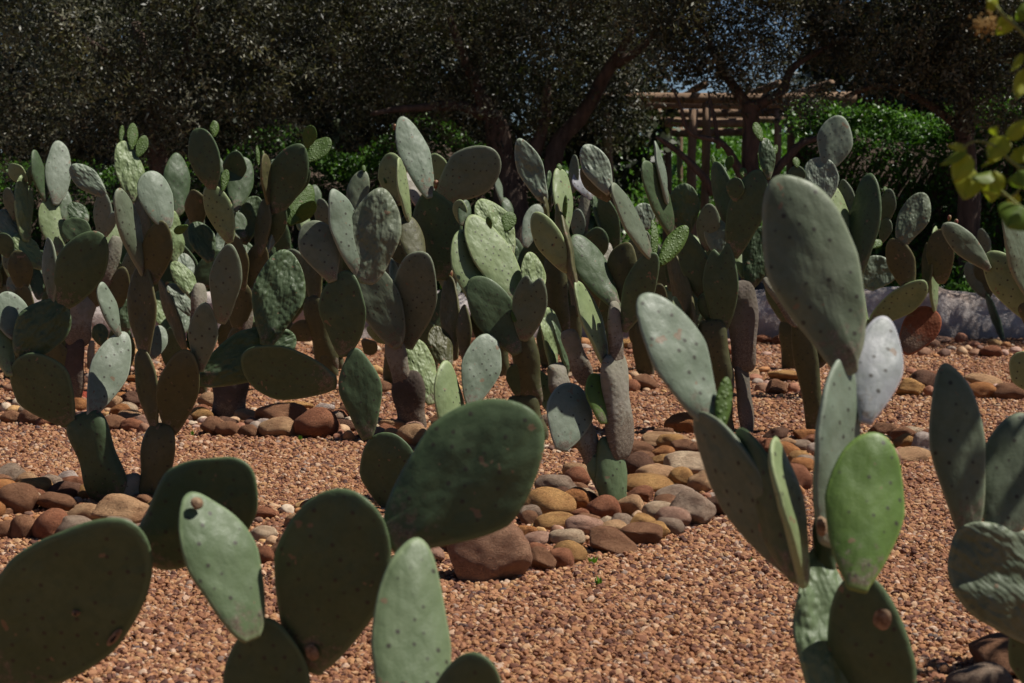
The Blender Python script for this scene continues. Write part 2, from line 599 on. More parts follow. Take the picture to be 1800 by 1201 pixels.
# olive trees, left to right (trunk pixel column, depth)
def P3(px, py, Y):
    return tuple(at(px, py, Y))

g_ = lambda px, Y: (X(px, Y), Y, -0.03)
make_tree('olive_tree', 'dark leafy olive tree with upright trunk, furthest left behind the cacti',
          [([g_(285, 21), P3(283, 330, 21), P3(272, 220, 21), P3(262, 150, 21), P3(240, 40, 21.2)], [0.15, 0.12, 0.11, 0.09, 0.05]),
           ([P3(276, 230, 21), P3(300, 160, 21), P3(330, 90, 20.8), P3(345, 10, 20.6)], [0.09, 0.07, 0.05, 0.03]),
           ([P3(262, 175, 21), P3(225, 120, 20.9), P3(150, 70, 20.6), P3(90, 20, 20.5)], [0.07, 0.05, 0.04, 0.02])],
          [(X(120, 20.5), 20.6, 3.0, 2.4, 1.5, 1.25), (X(60, 20), 20.3, 2.2, 1.5, 0.9, 0.7), (X(300, 21), 21.2, 3.7, 2.2, 1.6, 1.3), (X(420, 21), 20.4, 2.9, 1.2, 1.0, 1.0), (X(100, 21), 21.6, 2.0, 1.9, 0.8, 0.7), (X(370, 21), 21.6, 2.1, 1.0, 0.8, 0.6)],
          95000, 0.06, 0.021)
make_tree('olive_tree', 'olive tree with wide forking limbs behind the middle of the cacti',
          [([g_(905, 21.5), P3(895, 340, 21.5), P3(880, 260, 21.5), P3(868, 200, 21.4)], [0.20, 0.17, 0.14, 0.10]),
           ([P3(868, 210, 21.4), P3(840, 150, 21.3), P3(810, 100, 21.2), P3(790, 30, 21)], [0.10, 0.07, 0.05, 0.03]),
           ([P3(855, 200, 21.4), P3(800, 185, 21.3), P3(730, 190, 21.1), P3(650, 200, 21)], [0.08, 0.06, 0.04, 0.02]),
           ([P3(960, 330, 21.5), P3(985, 250, 21.5), P3(1040, 180, 21.4), P3(1080, 110, 21.3), P3(1110, 50, 21.2)], [0.12, 0.10, 0.08, 0.06, 0.03]),
           ([P3(905, 345, 21.5), P3(930, 290, 21.5), P3(955, 230, 21.5), P3(960, 140, 21.4)], [0.12, 0.09, 0.07, 0.03]),
           ([P3(1085, 115, 21.3), P3(1130, 80, 21.2), P3(1160, 40, 21.2)], [0.05, 0.04, 0.02])],
          [(X(640, 21), 21, 3.05, 1.7, 1.3, 1.2), (X(860, 21), 20.9, 3.0, 1.8, 1.3, 1.15), (X(1010, 21), 21.2, 2.55, 0.9, 0.9, 0.75), (X(1050, 21), 21.3, 3.55, 1.2, 1.1, 0.9),
           (X(720, 20), 20.4, 3.9, 2.2, 1.4, 0.9), (X(1100, 20), 21.0, 2.25, 0.55, 0.5, 0.35)],
          95000, 0.06, 0.021)
make_tree('olive_tree', 'silvery olive tree with a black trunk in front of the log pergola',
          [([g_(1322, 20), P3(1322, 310, 20), P3(1320, 220, 20), P3(1318, 180, 20)], [0.10, 0.085, 0.08, 0.075]),
           ([P3(1318, 190, 20), P3(1280, 140, 20), P3(1255, 100, 19.9), P3(1230, 40, 19.8)], [0.07, 0.05, 0.04, 0.02]),
           ([P3(1322, 190, 20), P3(1370, 160, 20), P3(1400, 120, 20), P3(1440, 90, 20), P3(1500, 60, 20)], [0.06, 0.045, 0.04, 0.03, 0.015]),
           ([P3(1318, 345, 20), P3(1295, 290, 19.9), P3(1262, 250, 19.8), P3(1215, 235, 19.7), P3(1195, 190, 19.6), P3(1178, 150, 19.6)], [0.05, 0.042, 0.032, 0.022, 0.016, 0.01]),
           ([P3(1252, 340, 19.9), P3(1225, 300, 19.8), P3(1190, 262, 19.8), P3(1160, 240, 19.7)], [0.045, 0.04, 0.03, 0.02]),
           ([P3(1345, 335, 20), P3(1375, 290, 20), P3(1405, 255, 20), P3(1450, 240, 20)], [0.05, 0.045, 0.04, 0.03]),
           ([P3(1262, 260, 19.8), P3(1246, 200, 19.8), P3(1242, 160, 19.8)], [0.025, 0.02, 0.01])],
          [(X(1250, 20), 20, 3.1, 0.95, 0.8, 0.6), (X(1200, 20), 20, 2.75, 0.4, 0.4, 0.3), (X(1300, 20), 20, 2.6, 0.5, 0.5, 0.3), (X(1180, 20), 20.2, 3.7, 1.6, 1.0, 0.7), (X(1440, 20), 19.8, 3.95, 0.8, 0.8, 0.42),
           (X(1400, 20), 19.8, 2.3, 0.4, 0.4, 0.16)],
          46000, 0.06, 0.021)
make_tree('olive_tree', 'dark brown leafed tree over the hedge, right of the pergola',
          [([g_(1705, 20.5), P3(1700, 300, 20.5), P3(1695, 200, 20.5), P3(1690, 120, 20.5), P3(1700, 30, 20.4)], [0.13, 0.11, 0.10, 0.08, 0.05]),
           ([P3(1695, 230, 20.5), P3(1640, 190, 20.5), P3(1560, 150, 20.4), P3(1490, 170, 20.3)], [0.06, 0.045, 0.035, 0.02]),
           ([P3(1692, 150, 20.5), P3(1740, 110, 20.4), P3(1800, 90, 20.3)], [0.06, 0.04, 0.03])],
          [(X(1640, 20), 20.2, 3.3, 1.6, 0.8, 0.75), (X(1560, 20), 20.2, 2.8, 0.8, 0.7, 0.42), (X(1760, 20), 20.2, 2.9, 1.0, 0.8, 0.95), (X(1650, 20), 20, 3.9, 1.0, 0.9, 0.5)],
          56000, 0.06, 0.021, 'olive_leaf')
make_tree('olive_tree', 'olive tree added past the right edge, its crown shading the foot of the white wall',  # added mostly out of frame so its crown shades the wall foot
          [([g_(2120, 18.7), P3(2120, 300, 18.7), P3(2110, 150, 18.7), P3(2090, 20, 18.7)], [0.14, 0.12, 0.10, 0.07])],
          [(X(2080, 18.7), 18.7, 3.5, 1.9, 0.9, 0.7), (X(2300, 18.7), 18.9, 3.2, 1.5, 1.0, 0.9), (X(1880, 18.7), 19.0, 3.75, 1.2, 0.7, 0.4)], 30000, 0.06, 0.021)
# trees further back that close the view
for (px, Yd, zc, rx, rz, n, lab) in ((20, 27, 3.0, 3.0, 2.6, 24000, 'tall dark tree at the left edge behind the first olive row'),
                                     (330, 27.6, 3.0, 2.6, 2.6, 22000, 'tall dark tree straight behind the upright olive trunk'),
                                     (590, 28, 3.0, 2.6, 2.6, 22000, 'tall dark tree seen between the two left olive trees'),
                                     (880, 28.5, 3.1, 2.5, 2.7, 22000, 'tall dark tree straight behind the fork limbed olive'),
                                     (1640, 29, 3.6, 2.0, 2.6, 18000, 'tall dark tree rising behind the hedge, right of the pergola'),
                                     (1860, 28, 3.4, 2.4, 2.6, 18000, 'tall dark tree behind the hedge at the right edge')):
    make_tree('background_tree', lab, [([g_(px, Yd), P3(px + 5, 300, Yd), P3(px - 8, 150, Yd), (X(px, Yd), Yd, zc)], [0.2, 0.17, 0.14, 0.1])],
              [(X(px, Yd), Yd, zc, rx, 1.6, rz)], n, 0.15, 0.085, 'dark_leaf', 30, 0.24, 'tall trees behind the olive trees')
make_tree('background_tree', 'hazy grey green tree glimpsed beyond the pergola logs', [([g_(1440, 42), P3(1440, 200, 42), P3(1442, 150, 42)], [0.2, 0.15, 0.1])],
          [(X(1440, 42), 42, 3.0, 2.0, 1.5, 1.15)], 9000, 0.12, 0.04, 'olive_leaf', 30, 0.2, 'tall trees behind the olive trees')

# ------------------------------------------------------------------ hedges
def hedge(name, label, x0, x1, y0, y1, z0, ztop, n, L=0.06, W=0.035, grp='leafy hedges behind the garden wall', slope=False, tint=(0, 1)):
    root = empty(name, ((x0 + x1) / 2, (y0 + y1) / 2, 0), label, 'hedge', grp)
    m = n
    side = nr.uniform(0, 1, m)
    x = nr.uniform(x0, x1, m)
    ht = np.array([ztop(v) for v in x])
    top = side < 0.42
    y = np.where(top, nr.uniform(y0, y1, m), y0 + np.abs(nr.normal(0, 0.10, m)))
    wob = np.array([mnoise.noise(Vector((a * 1.6, b * 1.6, 0))) for a, b in zip(x[::1], y[::1])]) * 0.18
    z = np.where(top, ht + wob + nr.normal(0, 0.05, m), nr.uniform(z0, 1, m) * 0)
    zf = z0 + (ht + wob - z0) * nr.uniform(0, 1, m)
    wf = np.array([mnoise.noise(Vector((a * 1.9, b * 1.9, 5))) for a, b in zip(x, zf)]) * 0.22
    z = np.where(top, z, zf)
    y = np.where(top, y, y - wf)
    if slope:
        y = nr.uniform(y0, y1, m)
        z = z0 + (ht - z0) * ((y - y0) / (y1 - y0)) ** 0.6 + wob * 2 + nr.normal(0, 0.06, m)
    p = np.stack([x, y, z], 1)
    d = unit(m) + np.array([0, -0.3, 0.2])
    nn = unit(m) * 0.6 + np.array([0.2, -0.3, 0.7])
    me = leaves_mesh('foliage', p, d, nn, nr.uniform(0.7, 1.2, m) * L, nr.uniform(0.7, 1.2, m) * W, nr.uniform(tint[0], tint[1], m) ** 1.4 * np.where(top | slope, 1, 0.3))  # front face leaves coloured darker than the top, shade put into the tint
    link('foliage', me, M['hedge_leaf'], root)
    # woody interior
    nx, V, F = 60, [], []
    ys = [y0 + 0.22, y0 + 0.24, (y0 + y1) / 2, y1 - 0.2, y1 - 0.2]
    for i in range(nx):
        xx = x0 + 0.1 + (x1 - x0 - 0.2) * i / (nx - 1)
        h = ztop(xx) - 0.2 + 0.1 * mnoise.noise(Vector((xx * 2, 0, 0)))
        zz = [z0 - 0.1, h - 0.15, h, h - 0.15, z0 - 0.1]
        for a, b in zip(ys, zz):
            V.append((xx, a + 0.1 * mnoise.noise(Vector((xx * 3, a, b))), b))
    i = np.arange(nx * 5).reshape(nx, 5)
    Fq = np.stack([i[:-1, :-1].ravel(), i[1:, :-1].ravel(), i[1:, 1:].ravel(), i[:-1, 1:].ravel()], 1)
    if not slope: link('branches', mesh_np('branches', V, Fq), M['bark'], root)


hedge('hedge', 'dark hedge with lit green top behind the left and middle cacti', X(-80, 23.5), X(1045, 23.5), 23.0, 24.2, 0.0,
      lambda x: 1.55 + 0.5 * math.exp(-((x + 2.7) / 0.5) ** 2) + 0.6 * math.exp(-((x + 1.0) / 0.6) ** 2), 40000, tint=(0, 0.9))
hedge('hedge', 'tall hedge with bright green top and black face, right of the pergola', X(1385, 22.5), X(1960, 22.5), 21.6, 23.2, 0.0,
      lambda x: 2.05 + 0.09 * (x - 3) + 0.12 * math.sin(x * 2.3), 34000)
hedge('hedge', 'sunny yellow green hedge seen through the pergola posts', X(960, 36), X(1540, 36), 30.5, 38.5, 0.1,
      lambda x: 2.35 + 0.15 * math.sin(x * 1.9), 34000, 0.11, 0.07, slope=True, tint=(0.2, 1))

# ------------------------------------------------------------------ log pergola
perg = empty('pergola', (X(1260, 27), 27, 0), 'rustic pergola of weathered round logs beyond the black olive trunk', 'pergola')
def log(name, a, b, r, seed=0):
    mb = MB()
    a, b = Vector(a), Vector(b)
    pts = [a.lerp(b, t / 8) for t in range(9)]
    pts = [p + Vector((mnoise.noise(p * 0.9 + Vector((seed, 0, 0))), 0, mnoise.noise(p * 0.9 + Vector((0, seed, 0))))) * 0.03 for p in pts]
    mb.tube(pts, [r * (1 + 0.12 * mnoise.noise(Vector((seed, i * 0.7, 0)))) for i in range(9)], 10, seed, 0.1)
    return link(name, mb.mesh(name), M['log'], perg)

for i, (px, Yp) in enumerate(((1069, 24), (1172, 30), (1192, 33), (1216, 27), (1238, 24), (1311, 24), (1362, 27), (1386, 30), (1478, 24))):
    log('post', (X(px, Yp), Yp, -0.05), (X(px, Yp), Yp, 2.42), 0.052 + 0.012 * (i % 2), i)
for i, (x0, ya, x1, yb, z) in enumerate(((1040, 24, 1500, 24, 2.47), (1100, 27, 1480, 27, 2.49), (1100, 30, 1440, 30, 2.47), (1120, 33.5, 1420, 33.5, 2.46),
                                         (1170, 30.1, 1312, 30.1, 2.18), (1165, 27.1, 1330, 27.1, 2.25))):
    log('beam', (X(x0, ya), ya, z), (X(x1, yb), yb, z), 0.062, 20 + i)
for i, px in enumerate((1090, 1225, 1350, 1440)):
    log('rafter', (X(px, 24), 23.4, 2.60), (X(px, 24) + 0.25, 34, 2.60), 0.048, 40 + i)

# ------------------------------------------------------------------ stones
def rock_variant(seed, angular):
    r = random.Random(seed)
    bm_v, bm_f = ico(3)
    planes = []
    for _ in range(9 if angular else 8):
        n = Vector((r.gauss(0, 1), r.gauss(0, 1), r.gauss(0, 1))).normalized()
        planes.append((n, r.uniform(0.62, 0.9) if angular else r.uniform(0.78, 0.98)))
    V = []
    k = 16 if angular else 9
    for v in bm_v:
        d = Vector(v)
        s = 1.0
        acc = 1.0
        for n, h in planes:
            c = d.dot(n)
            if c > 0.05:
                acc += (c / h) ** k
        s = acc ** (-1 / k)
        s *= 1 + 0.10 * mnoise.noise(d * 1.3 + Vector((seed, 0, 0))) + (0.045 if angular else 0.02) * mnoise.noise(d * 4 + Vector((0, seed, 0)))
        V.append(d * s)
    mx = [max(abs(v[i]) for v in V) for i in range(3)]
    V = [(v[0] / mx[0], v[1] / mx[1], v[2] / mx[2]) for v in V]
    me = mesh_np('stone', V, np.array(bm_f))
    me.materials.append(M['stone'])
    return me


def ico(sub):
    t = (1 + 5 ** 0.5) / 2
    v = [(-1, t, 0), (1, t, 0), (-1, -t, 0), (1, -t, 0), (0, -1, t), (0, 1, t), (0, -1, -t), (0, 1, -t), (t, 0, -1), (t, 0, 1), (-t, 0, -1), (-t, 0, 1)]
    v = [Vector(a).normalized() for a in v]
    f = [(0, 11, 5), (0, 5, 1), (0, 1, 7), (0, 7, 10), (0, 10, 11), (1, 5, 9), (5, 11, 4), (11, 10, 2), (10, 7, 6), (7, 1, 8), (3, 9, 4), (3, 4, 2), (3, 2, 6), (3, 6, 8), (3, 8, 9), (4, 9, 5), (2, 4, 11), (6, 2, 10), (8, 6, 7), (9, 8, 1)]
    for _ in range(sub):
        cache = {}
        nf = []
        def mid(a, b):
            key = (min(a, b), max(a, b))
            if key not in cache:
                v.append(((v[a] + v[b]) / 2).normalized()); cache[key] = len(v) - 1
            return cache[key]
        for a, b, c in f:
            x, y, z = mid(a, b), mid(b, c), mid(c, a)
            nf += [(a, x, z), (b, y, x), (c, z, y), (x, y, z)]
        f = nf
    return v, f


ROUND = [rock_variant(s, False) for s in range(1, 8)]
ANG = [rock_variant(s, True) for s in range(11, 19)]
SC = {  # name: albedo
    'ochre': (0.50, 0.29, 0.115), 'tan': (0.52, 0.33, 0.19), 'brown': (0.29, 0.15, 0.085), 'reddish brown': (0.34, 0.145, 0.08),
    'pinkish': (0.48, 0.30, 0.23), 'pale': (0.60, 0.47, 0.34), 'grey': (0.36, 0.275, 0.215), 'dark brown': (0.17, 0.09, 0.06),
    'whitish': (0.56, 0.48, 0.45), 'orange brown': (0.44, 0.20, 0.075), 'red': (0.38, 0.07, 0.04)}
# hand placed: centre px, width px, bottom py, height px, colour, a = angular / r = rounded
HS = '''964 79 915 39 ochre r|1014 42 857 32 reddish_brown r|977 60 875 33 grey r|1009 52 900 34 orange_brown a|1036 33 895 38 brown a|1062 51 915 39 reddish_brown r|974 61 933 26 ochre r|1110 45 910 35 tan a
1141 88 868 27 ochre r|1152 60 850 29 tan r|1125 50 840 40 dark_brown r|1170 40 824 23 ochre a|1214 84 840 30 pale a|1197 40 862 32 ochre r|1231 38 868 30 tan r|1247 40 855 26 tan r|1189 62 892 32 grey r|1213 71 925 55 grey a
1260 40 908 54 dark_brown a|1117 55 802 22 brown a|1169 70 785 19 tan r|1200 40 798 22 brown a|1231 25 798 22 dark_brown a|1167 30 803 18 reddish_brown a|1127 45 884 26 reddish_brown a|1119 28 922 32 tan a|1156 48 920 30 pale r
1175 45 941 30 grey r|1183 56 930 33 pinkish r|1150 51 952 26 ochre r|1129 67 960 26 brown a|1072 80 974 38 brown a|1077 50 945 21 tan r|1097 45 932 24 grey a|1065 30 930 20 pale a|1027 57 945 28 pinkish r|978 29 947 24 brown r
998 54 962 22 pale r|950 48 959 20 pinkish r|1002 50 990 34 ochre r|986 40 999 34 reddish_brown r|951 43 1004 43 brown a|858 147 1025 96 reddish_brown b|950 25 945 20 ochre a|1020 32 917 18 reddish_brown a|930 30 925 24 brown r|925 32 948 22 orange_brown a
22 46 855 36 grey a|62 60 877 36 ochre r|121 35 855 24 whitish r|116 55 880 29 dark_brown r|155 34 880 27 ochre r|32 66 905 48 brown r|58 30 897 30 pale a|99 62 902 27 brown r|212 85 928 50 tan a|146 52 917 26 tan r
41 43 948 38 brown r|95 64 952 50 reddish_brown r|134 56 955 40 grey r|8 36 947 32 brown r|250 35 948 24 pinkish r|266 34 925 26 brown r|275 50 902 20 ochre a|180 40 945 26 brown a|295 36 945 28 reddish_brown r
19 31 745 21 brown r|52 33 747 25 brown r|80 30 750 16 reddish_brown r|201 42 757 24 brown r|228 38 742 18 tan r|232 33 758 20 reddish_brown r|254 22 761 18 brown r|353 39 742 23 ochre r|377 45 765 28 brown r|402 38 768 24 brown r|437 30 769 22 brown r
432 38 742 20 tan r|362 26 748 14 pinkish r|410 28 745 12 tan a|145 30 702 12 red r|225 30 728 18 pale r|135 36 724 22 orange_brown a|10 24 725 18 pale r|25 28 728 16 ochre r
492 80 750 34 brown a|558 67 770 47 reddish_brown r|492 61 769 30 tan r|467 32 756 17 whitish r|569 34 728 18 whitish a|588 30 748 22 grey r|613 25 776 20 orange_brown a|603 24 762 14 reddish_brown a|725 46 784 36 tan r
690 30 776 20 tan r|691 42 757 17 tan a|730 30 760 16 pinkish r|752 24 771 14 orange_brown r|450 26 762 22 grey r|520 50 722 14 ochre r|660 34 748 15 pale a|742 26 742 14 tan r
1551 42 768 24 brown a|1594 52 770 17 pale r|1625 46 803 38 whitish a|1592 35 795 30 ochre a|1535 60 783 16 tan r|1561 42 820 30 pinkish r|1600 65 812 20 tan r|1540 38 790 16 tan r|1404 36 820 24 ochre r|1420 40 824 22 grey r|1385 22 800 14 ochre r
1392 60 866 44 reddish_brown r|1403 24 873 25 orange_brown r|1430 26 800 28 grey r|1416 42 775 18 orange_brown a|1365 40 777 22 dark_brown a|1385 26 790 15 brown r|1345 30 790 16 tan r
1600 40 697 28 ochre a|1624 48 685 30 dark_brown r|1635 25 698 22 reddish_brown r|1724 48 702 26 orange_brown r|1730 60 680 18 tan r|1775 52 703 28 brown r|1752 26 690 16 pinkish r|1610 28 670 15 ochre r|1665 40 700 22 brown r|1690 30 686 16 dark_brown r
1365 34 694 24 brown a|1395 24 692 20 reddish_brown a|1415 22 698 22 brown a|1385 60 672 17 ochre r|1340 28 690 18 brown r|1135 40 688 26 brown r|1115 24 668 16 tan r|1110 30 690 20 reddish_brown r|1100 22 675 18 orange_brown a
1624 28 627 17 brown r|1691 24 626 17 tan r|1743 34 629 19 reddish_brown r|1785 22 622 13 pinkish r|1660 24 628 15 dark_brown r|1715 28 628 15 brown a|1600 24 622 13 brown r|1765 20 627 13 pinkish r|1690 26 604 20 reddish_brown r|1640 26 612 16 brown r
80 46 668 26 reddish_brown a|20 30 690 16 brown r|100 30 655 16 orange_brown r|160 26 650 18 tan r|1025 26 612 20 orange_brown r|1045 20 607 14 brown r|660 30 660 18 ochre r|640 26 676 14 pale r|670 34 690 18 brown r|655 28 668 12 ochre a
505 30 905 18 pale r|520 34 930 24 tan r|515 26 948 18 orange_brown r|490 34 985 32 brown a|465 34 992 34 reddish_brown r|480 30 962 20 tan r|530 30 896 14 ochre a|545 24 888 12 grey a|760 40 992 30 pinkish a|775 34 960 22 brown a|500 24 975 16 pale a'''
STONES = []   # px, py(bottom), x, y, wx, hz, colour, kind
occ = []
for tok in HS.replace('\n', '|').split('|'):
    a = tok.split()
    px, wpx, py, hpx, colr, kd = float(a[0]), float(a[1]), float(a[2]), float(a[3]), a[4].replace('_', ' '), a[5]
    g = ground(px, py)
    Yd = g.y
    wx = wpx / FPX * Yd
    hz = hpx / FPX * Yd
    hd = wx * (0.42 if kd != 'b' else 0.38)
    y = Yd + hd * 0.75
    STONES.append([px, py, g.x * y / Yd, y, wx, hd * 2, min(hz * 1.05, wx * 0.9), colr, kd])
    occ.append((g.x * y / Yd, y, wx * 0.5))

# procedural filling of the beds: polygons in photograph pixels on the ground plane
BEDS = [([(-30, 858), (60, 848), (200, 862), (330, 868), (330, 935), (250, 948), (60, 952), (-30, 948)], 26, 44),
        ([(330, 880), (470, 890), (560, 885), (650, 900), (760, 935), (900, 880), (900, 960), (780, 985), (600, 990), (440, 990), (330, 960)], 40, 42),
        ([(920, 880), (1000, 845), (1100, 740), (1240, 745), (1290, 800), (1290, 880), (1180, 945), (1020, 985), (940, 990)], 52, 40),
        ([(1290, 780), (1430, 765), (1540, 760), (1660, 770), (1660, 810), (1560, 815), (1440, 840), (1400, 868), (1320, 860)], 34, 36),
        ([(-30, 705), (120, 700), (340, 715), (340, 762), (200, 757), (80, 748), (-30, 745)], 48, 34),
        ([(340, 712), (600, 735), (780, 745), (800, 775), (700, 784), (560, 768), (400, 765), (340, 762)], 40, 34),
        ([(880, 735), (1020, 755), (1110, 745), (1100, 800), (960, 800), (880, 780)], 14, 34),
        ([(-30, 645), (260, 640), (560, 650), (720, 655), (900, 660), (1000, 668), (1000, 695), (700, 690), (560, 680), (200, 680), (-30, 690)], 62, 28),
        ([(1000, 655), (1180, 655), (1440, 652), (1600, 655), (1830, 665), (1830, 700), (1560, 696), (1300, 694), (1000, 692)], 66, 28),
        ([(-30, 608), (600, 606), (1000, 600), (1500, 600), (1830, 603), (1830, 628), (1500, 630), (1000, 625), (500, 628), (-30, 630)], 130, 24)]


def inside(poly, x, y):
    c = False
    j = len(poly) - 1
    for i in range(len(poly)):
        xi, yi = poly[i]; xj, yj = poly[j]
        if (yi > y) != (yj > y) and x < (xj - xi) * (y - yi) / (yj - yi) + xi:
            c = not c
        j = i
    return c


pal = ['ochre', 'tan', 'tan', 'brown', 'brown', 'reddish brown', 'reddish brown', 'pinkish', 'grey', 'orange brown', 'orange brown', 'dark brown', 'pale']
for poly, count, wpx in BEDS:
    xs = [p[0] for p in poly]; ys = [p[1] for p in poly]
    got = tries = 0
    while got < count and tries < count * 90:
        tries += 1
        px = rnd.uniform(min(xs), max(xs)); py = rnd.uniform(min(ys), max(ys))
        if not inside(poly, px, py): continue
        g = ground(px, py)
        wx = wpx * rnd.choice((0.5, 0.7, 0.8, 1.0, 1.0, 1.25)) * rnd.uniform(0.9, 1.1) / FPX * g.y
        if any((g.x - ox) ** 2 + (g.y - oy) ** 2 < ((wx * 0.5 + orr) * 0.70) ** 2 for ox, oy, orr in occ): continue
        kd = 'r' if rnd.random() < 0.45 else 'a'
        STONES.append([px, py, g.x, g.y, wx, wx * rnd.uniform(0.7, 0.95), wx * rnd.uniform(0.42, 0.68), rnd.choice(pal), kd])
        occ.append((g.x, g.y, wx * 0.5))
        got += 1


def zone(px, py):
    if py < 640: return 'at the foot of the white wall', 'w'
    if py < 706: return ('in the far row left of corky trunk' if px < 1090 else 'in the far row before the white wall'), ('f1' if px < 1090 else 'f2')
    if py < 838 and px < 345: return 'in the second bed below leftmost cacti', 's1'
    if py < 838 and px < 880: return 'around the thick woody brown trunks', 's2'
    if py < 838 and px < 1300: return 'just behind the pale corky trunk', 's3'
    if px >= 1290: return 'beyond the big foreground cactus', 's4'
    if px < 335: return 'around the two-stemmed cactus', 'n1'
    if px < 880: return 'behind the blurred foreground pads', 'n2'
    return 'around the pale corky trunk', 'n3'


ORD = ['leftmost', 'second from left', 'third from left', 'fourth from left', 'fifth from left', 'sixth from left', 'seventh from left',
       'eighth from left', 'ninth from left', 'tenth from left', 'eleventh from left', 'twelfth from left']
# the 300 that show largest are things of their own
STONES.sort(key=lambda s: -s[4] / s[3])
own = [s for s in STONES if -40 < s[0] < 1840][:296]
ids = set(id(s) for s in own)
rest = [s for s in STONES if id(s) not in ids]
groups = {}
for s in own:
    wpx = s[4] / s[3] * FPX
    size = 'large' if wpx > 58 else ('small' if wpx < 30 else '')
    zt, zk = zone(s[0], s[1])
    shape = 'boulder' if s[8] == 'b' else ('angular stone' if s[8] == 'a' else 'rounded stone')
    groups.setdefault((zk, size, s[7], shape), []).append(s)
for (zk, size, colr, shape), lst in groups.items():
    lst.sort(key=lambda s: s[0])
    for i, s in enumerate(lst):
        zt = zone(s[0], s[1])[0]
        nm = ' '.join(q for q in (size, colr, shape) if q)
        if len(lst) == 1:
            lab = 'only ' + nm + ' ' + zt if shape != 'boulder' else 'big reddish brown boulder under the large mottled foreground pad'
        else:
            lab = nm + ' ' + zt + ', ' + ORD[min(i, len(ORD) - 1)]
        s.append(lab)
for i, s in enumerate(own):
    px, py, x, y, wx, dy, hz, colr, kd, lab = s
    me = rnd.choice(ROUND if kd != 'a' else ANG)
    if kd == 'b': me = ANG[5]
    o = bpy.data.objects.new('stone', me); C.objects.link(o)
    jit = 1 + rnd.uniform(-0.12, 0.12)
    o.color = tuple(c * jit * 1.15 for c in SC[colr]) + (1,) if kd != 'b' else (0.47, 0.28, 0.185, 1)
    o.scale = (wx * (0.64 if kd != 'b' else 0.55), dy * 0.64, hz * 0.66)
    o.rotation_euler = (rnd.uniform(-0.22, 0.22), rnd.uniform(-0.2, 0.2), rnd.choice((0, math.pi)) + rnd.uniform(-0.4, 0.4))
    o.location = (x, y, hz * 0.42 + (wx * 0.1 if i % 3 == 0 and zone(px, py)[1] in ('n3', 'n1') else 0))
    tag(o, lab, 'stone', 'loose river stones of the cactus beds')
# the rest, too small to count one by one
Vr, Fr, Cr = [], [], []
iv, if_ = ico(2)
for s in rest + [None] * 900:
    if s is None:
        poly, _, wpx = BEDS[rnd.choice((0, 1, 2, 2, 3, 4, 5, 6, 7, 8, 9))]
        xs = [p[0] for p in poly]; ys = [p[1] for p in poly]
        while True:
            px = rnd.uniform(min(xs), max(xs)); py = rnd.uniform(min(ys), max(ys))
            if inside(poly, px, py): break
        g = ground(px, py); wx = wpx * rnd.uniform(0.25, 0.5) / FPX * g.y
        x, y, dy, hz, colr, kd = g.x, g.y, wx * 0.8, wx * 0.6, rnd.choice(pal), rnd.choice('ra')
    else:
        px, py, x, y, wx, dy, hz, colr, kd = s[:9]
    sv = rnd.random() * 50
    rot = Matrix.Rotation(rnd.uniform(0, 6.28), 3, 'Z') @ Matrix.Rotation(rnd.uniform(-0.3, 0.3), 3, 'X')
    b = len(Vr)
    for v in iv:
        q = v * (1 + 0.22 * mnoise.noise(v * 1.1 + Vector((sv, 0, 0))))
        q = rot @ Vector((q.x * wx * 0.5, q.y * dy * 0.5, q.z * hz * 0.55))
        Vr.append((q.x + x, q.y + y, q.z + hz * 0.35))
    Fr += [(a + b, c + b, d + b) for a, c, d in if_]
    Cr += [SC[colr]] * len(iv)
me = mesh_np('small_stones', Vr, np.array(Fr))
ca = me.attributes.new('stone_color', 'FLOAT_COLOR', 'POINT')
ca.data.foreach_set('color', np.array([(*c, 1) for c in Cr], dtype=np.float32).ravel())
m = NT('small_stone')
a_ = m.n('Attribute', attribute_type='GEOMETRY', attribute_name='stone_color')
tcx = m.n('TexCoord'); nx_ = m.noise(tcx.outputs['Object'], 40, 4, 0.6)
m.l(m.mix(m.gray(nx_, 0.45, 0.7), a_.outputs['Color'], m.mix(1.0, a_.outputs['Color'], (0.6, 0.55, 0.5), 'MULTIPLY')), m.b.inputs['Base Color'])
m.b.inputs['Roughness'].default_value = 0.85
m.l(m.bump(nx_, 0.5, 0.01), m.b.inputs['Normal'])
tag(link('small_stones', me, m.m), 'small chips and stones filling the gaps of the stone beds', 'stones', kind='stuff')
# blocks by the lower right corner
for (px, py, wpx, hpx, Yd, colr, kd, lab) in ((1790, 1190, 190, 60, 6.2, 'brown', 'a', 'brown angular stone partly shaded in the bottom right corner'),
                                        (1728, 1235, 120, 62, 5.9, 'grey', 'r', 'grey rounded stone cut off by the bottom right frame edge'),
                                        (1850, 1150, 120, 60, 6.6, 'orange brown', 'r', 'orange brown stone at the right frame edge under the dark pads')):
    p = at(px, py, Yd)
    wx = wpx / FPX * Yd; hz = hpx / FPX * Yd
    o = bpy.data.objects.new('stone', ROUND[2] if kd == 'r' else ANG[1]); C.objects.link(o)
    g = ground(px, py)
    o.color = SC[colr] + (1,)
    o.scale = (wx / 2, wx * 0.4, hz * 0.62); o.location = (g.x, g.y + wx * .2, hz * 0.45); o.rotation_euler = (0.1, -0.12, 0.3)
    tag(o, lab, 'stone', 'loose river stones of the cactus beds')

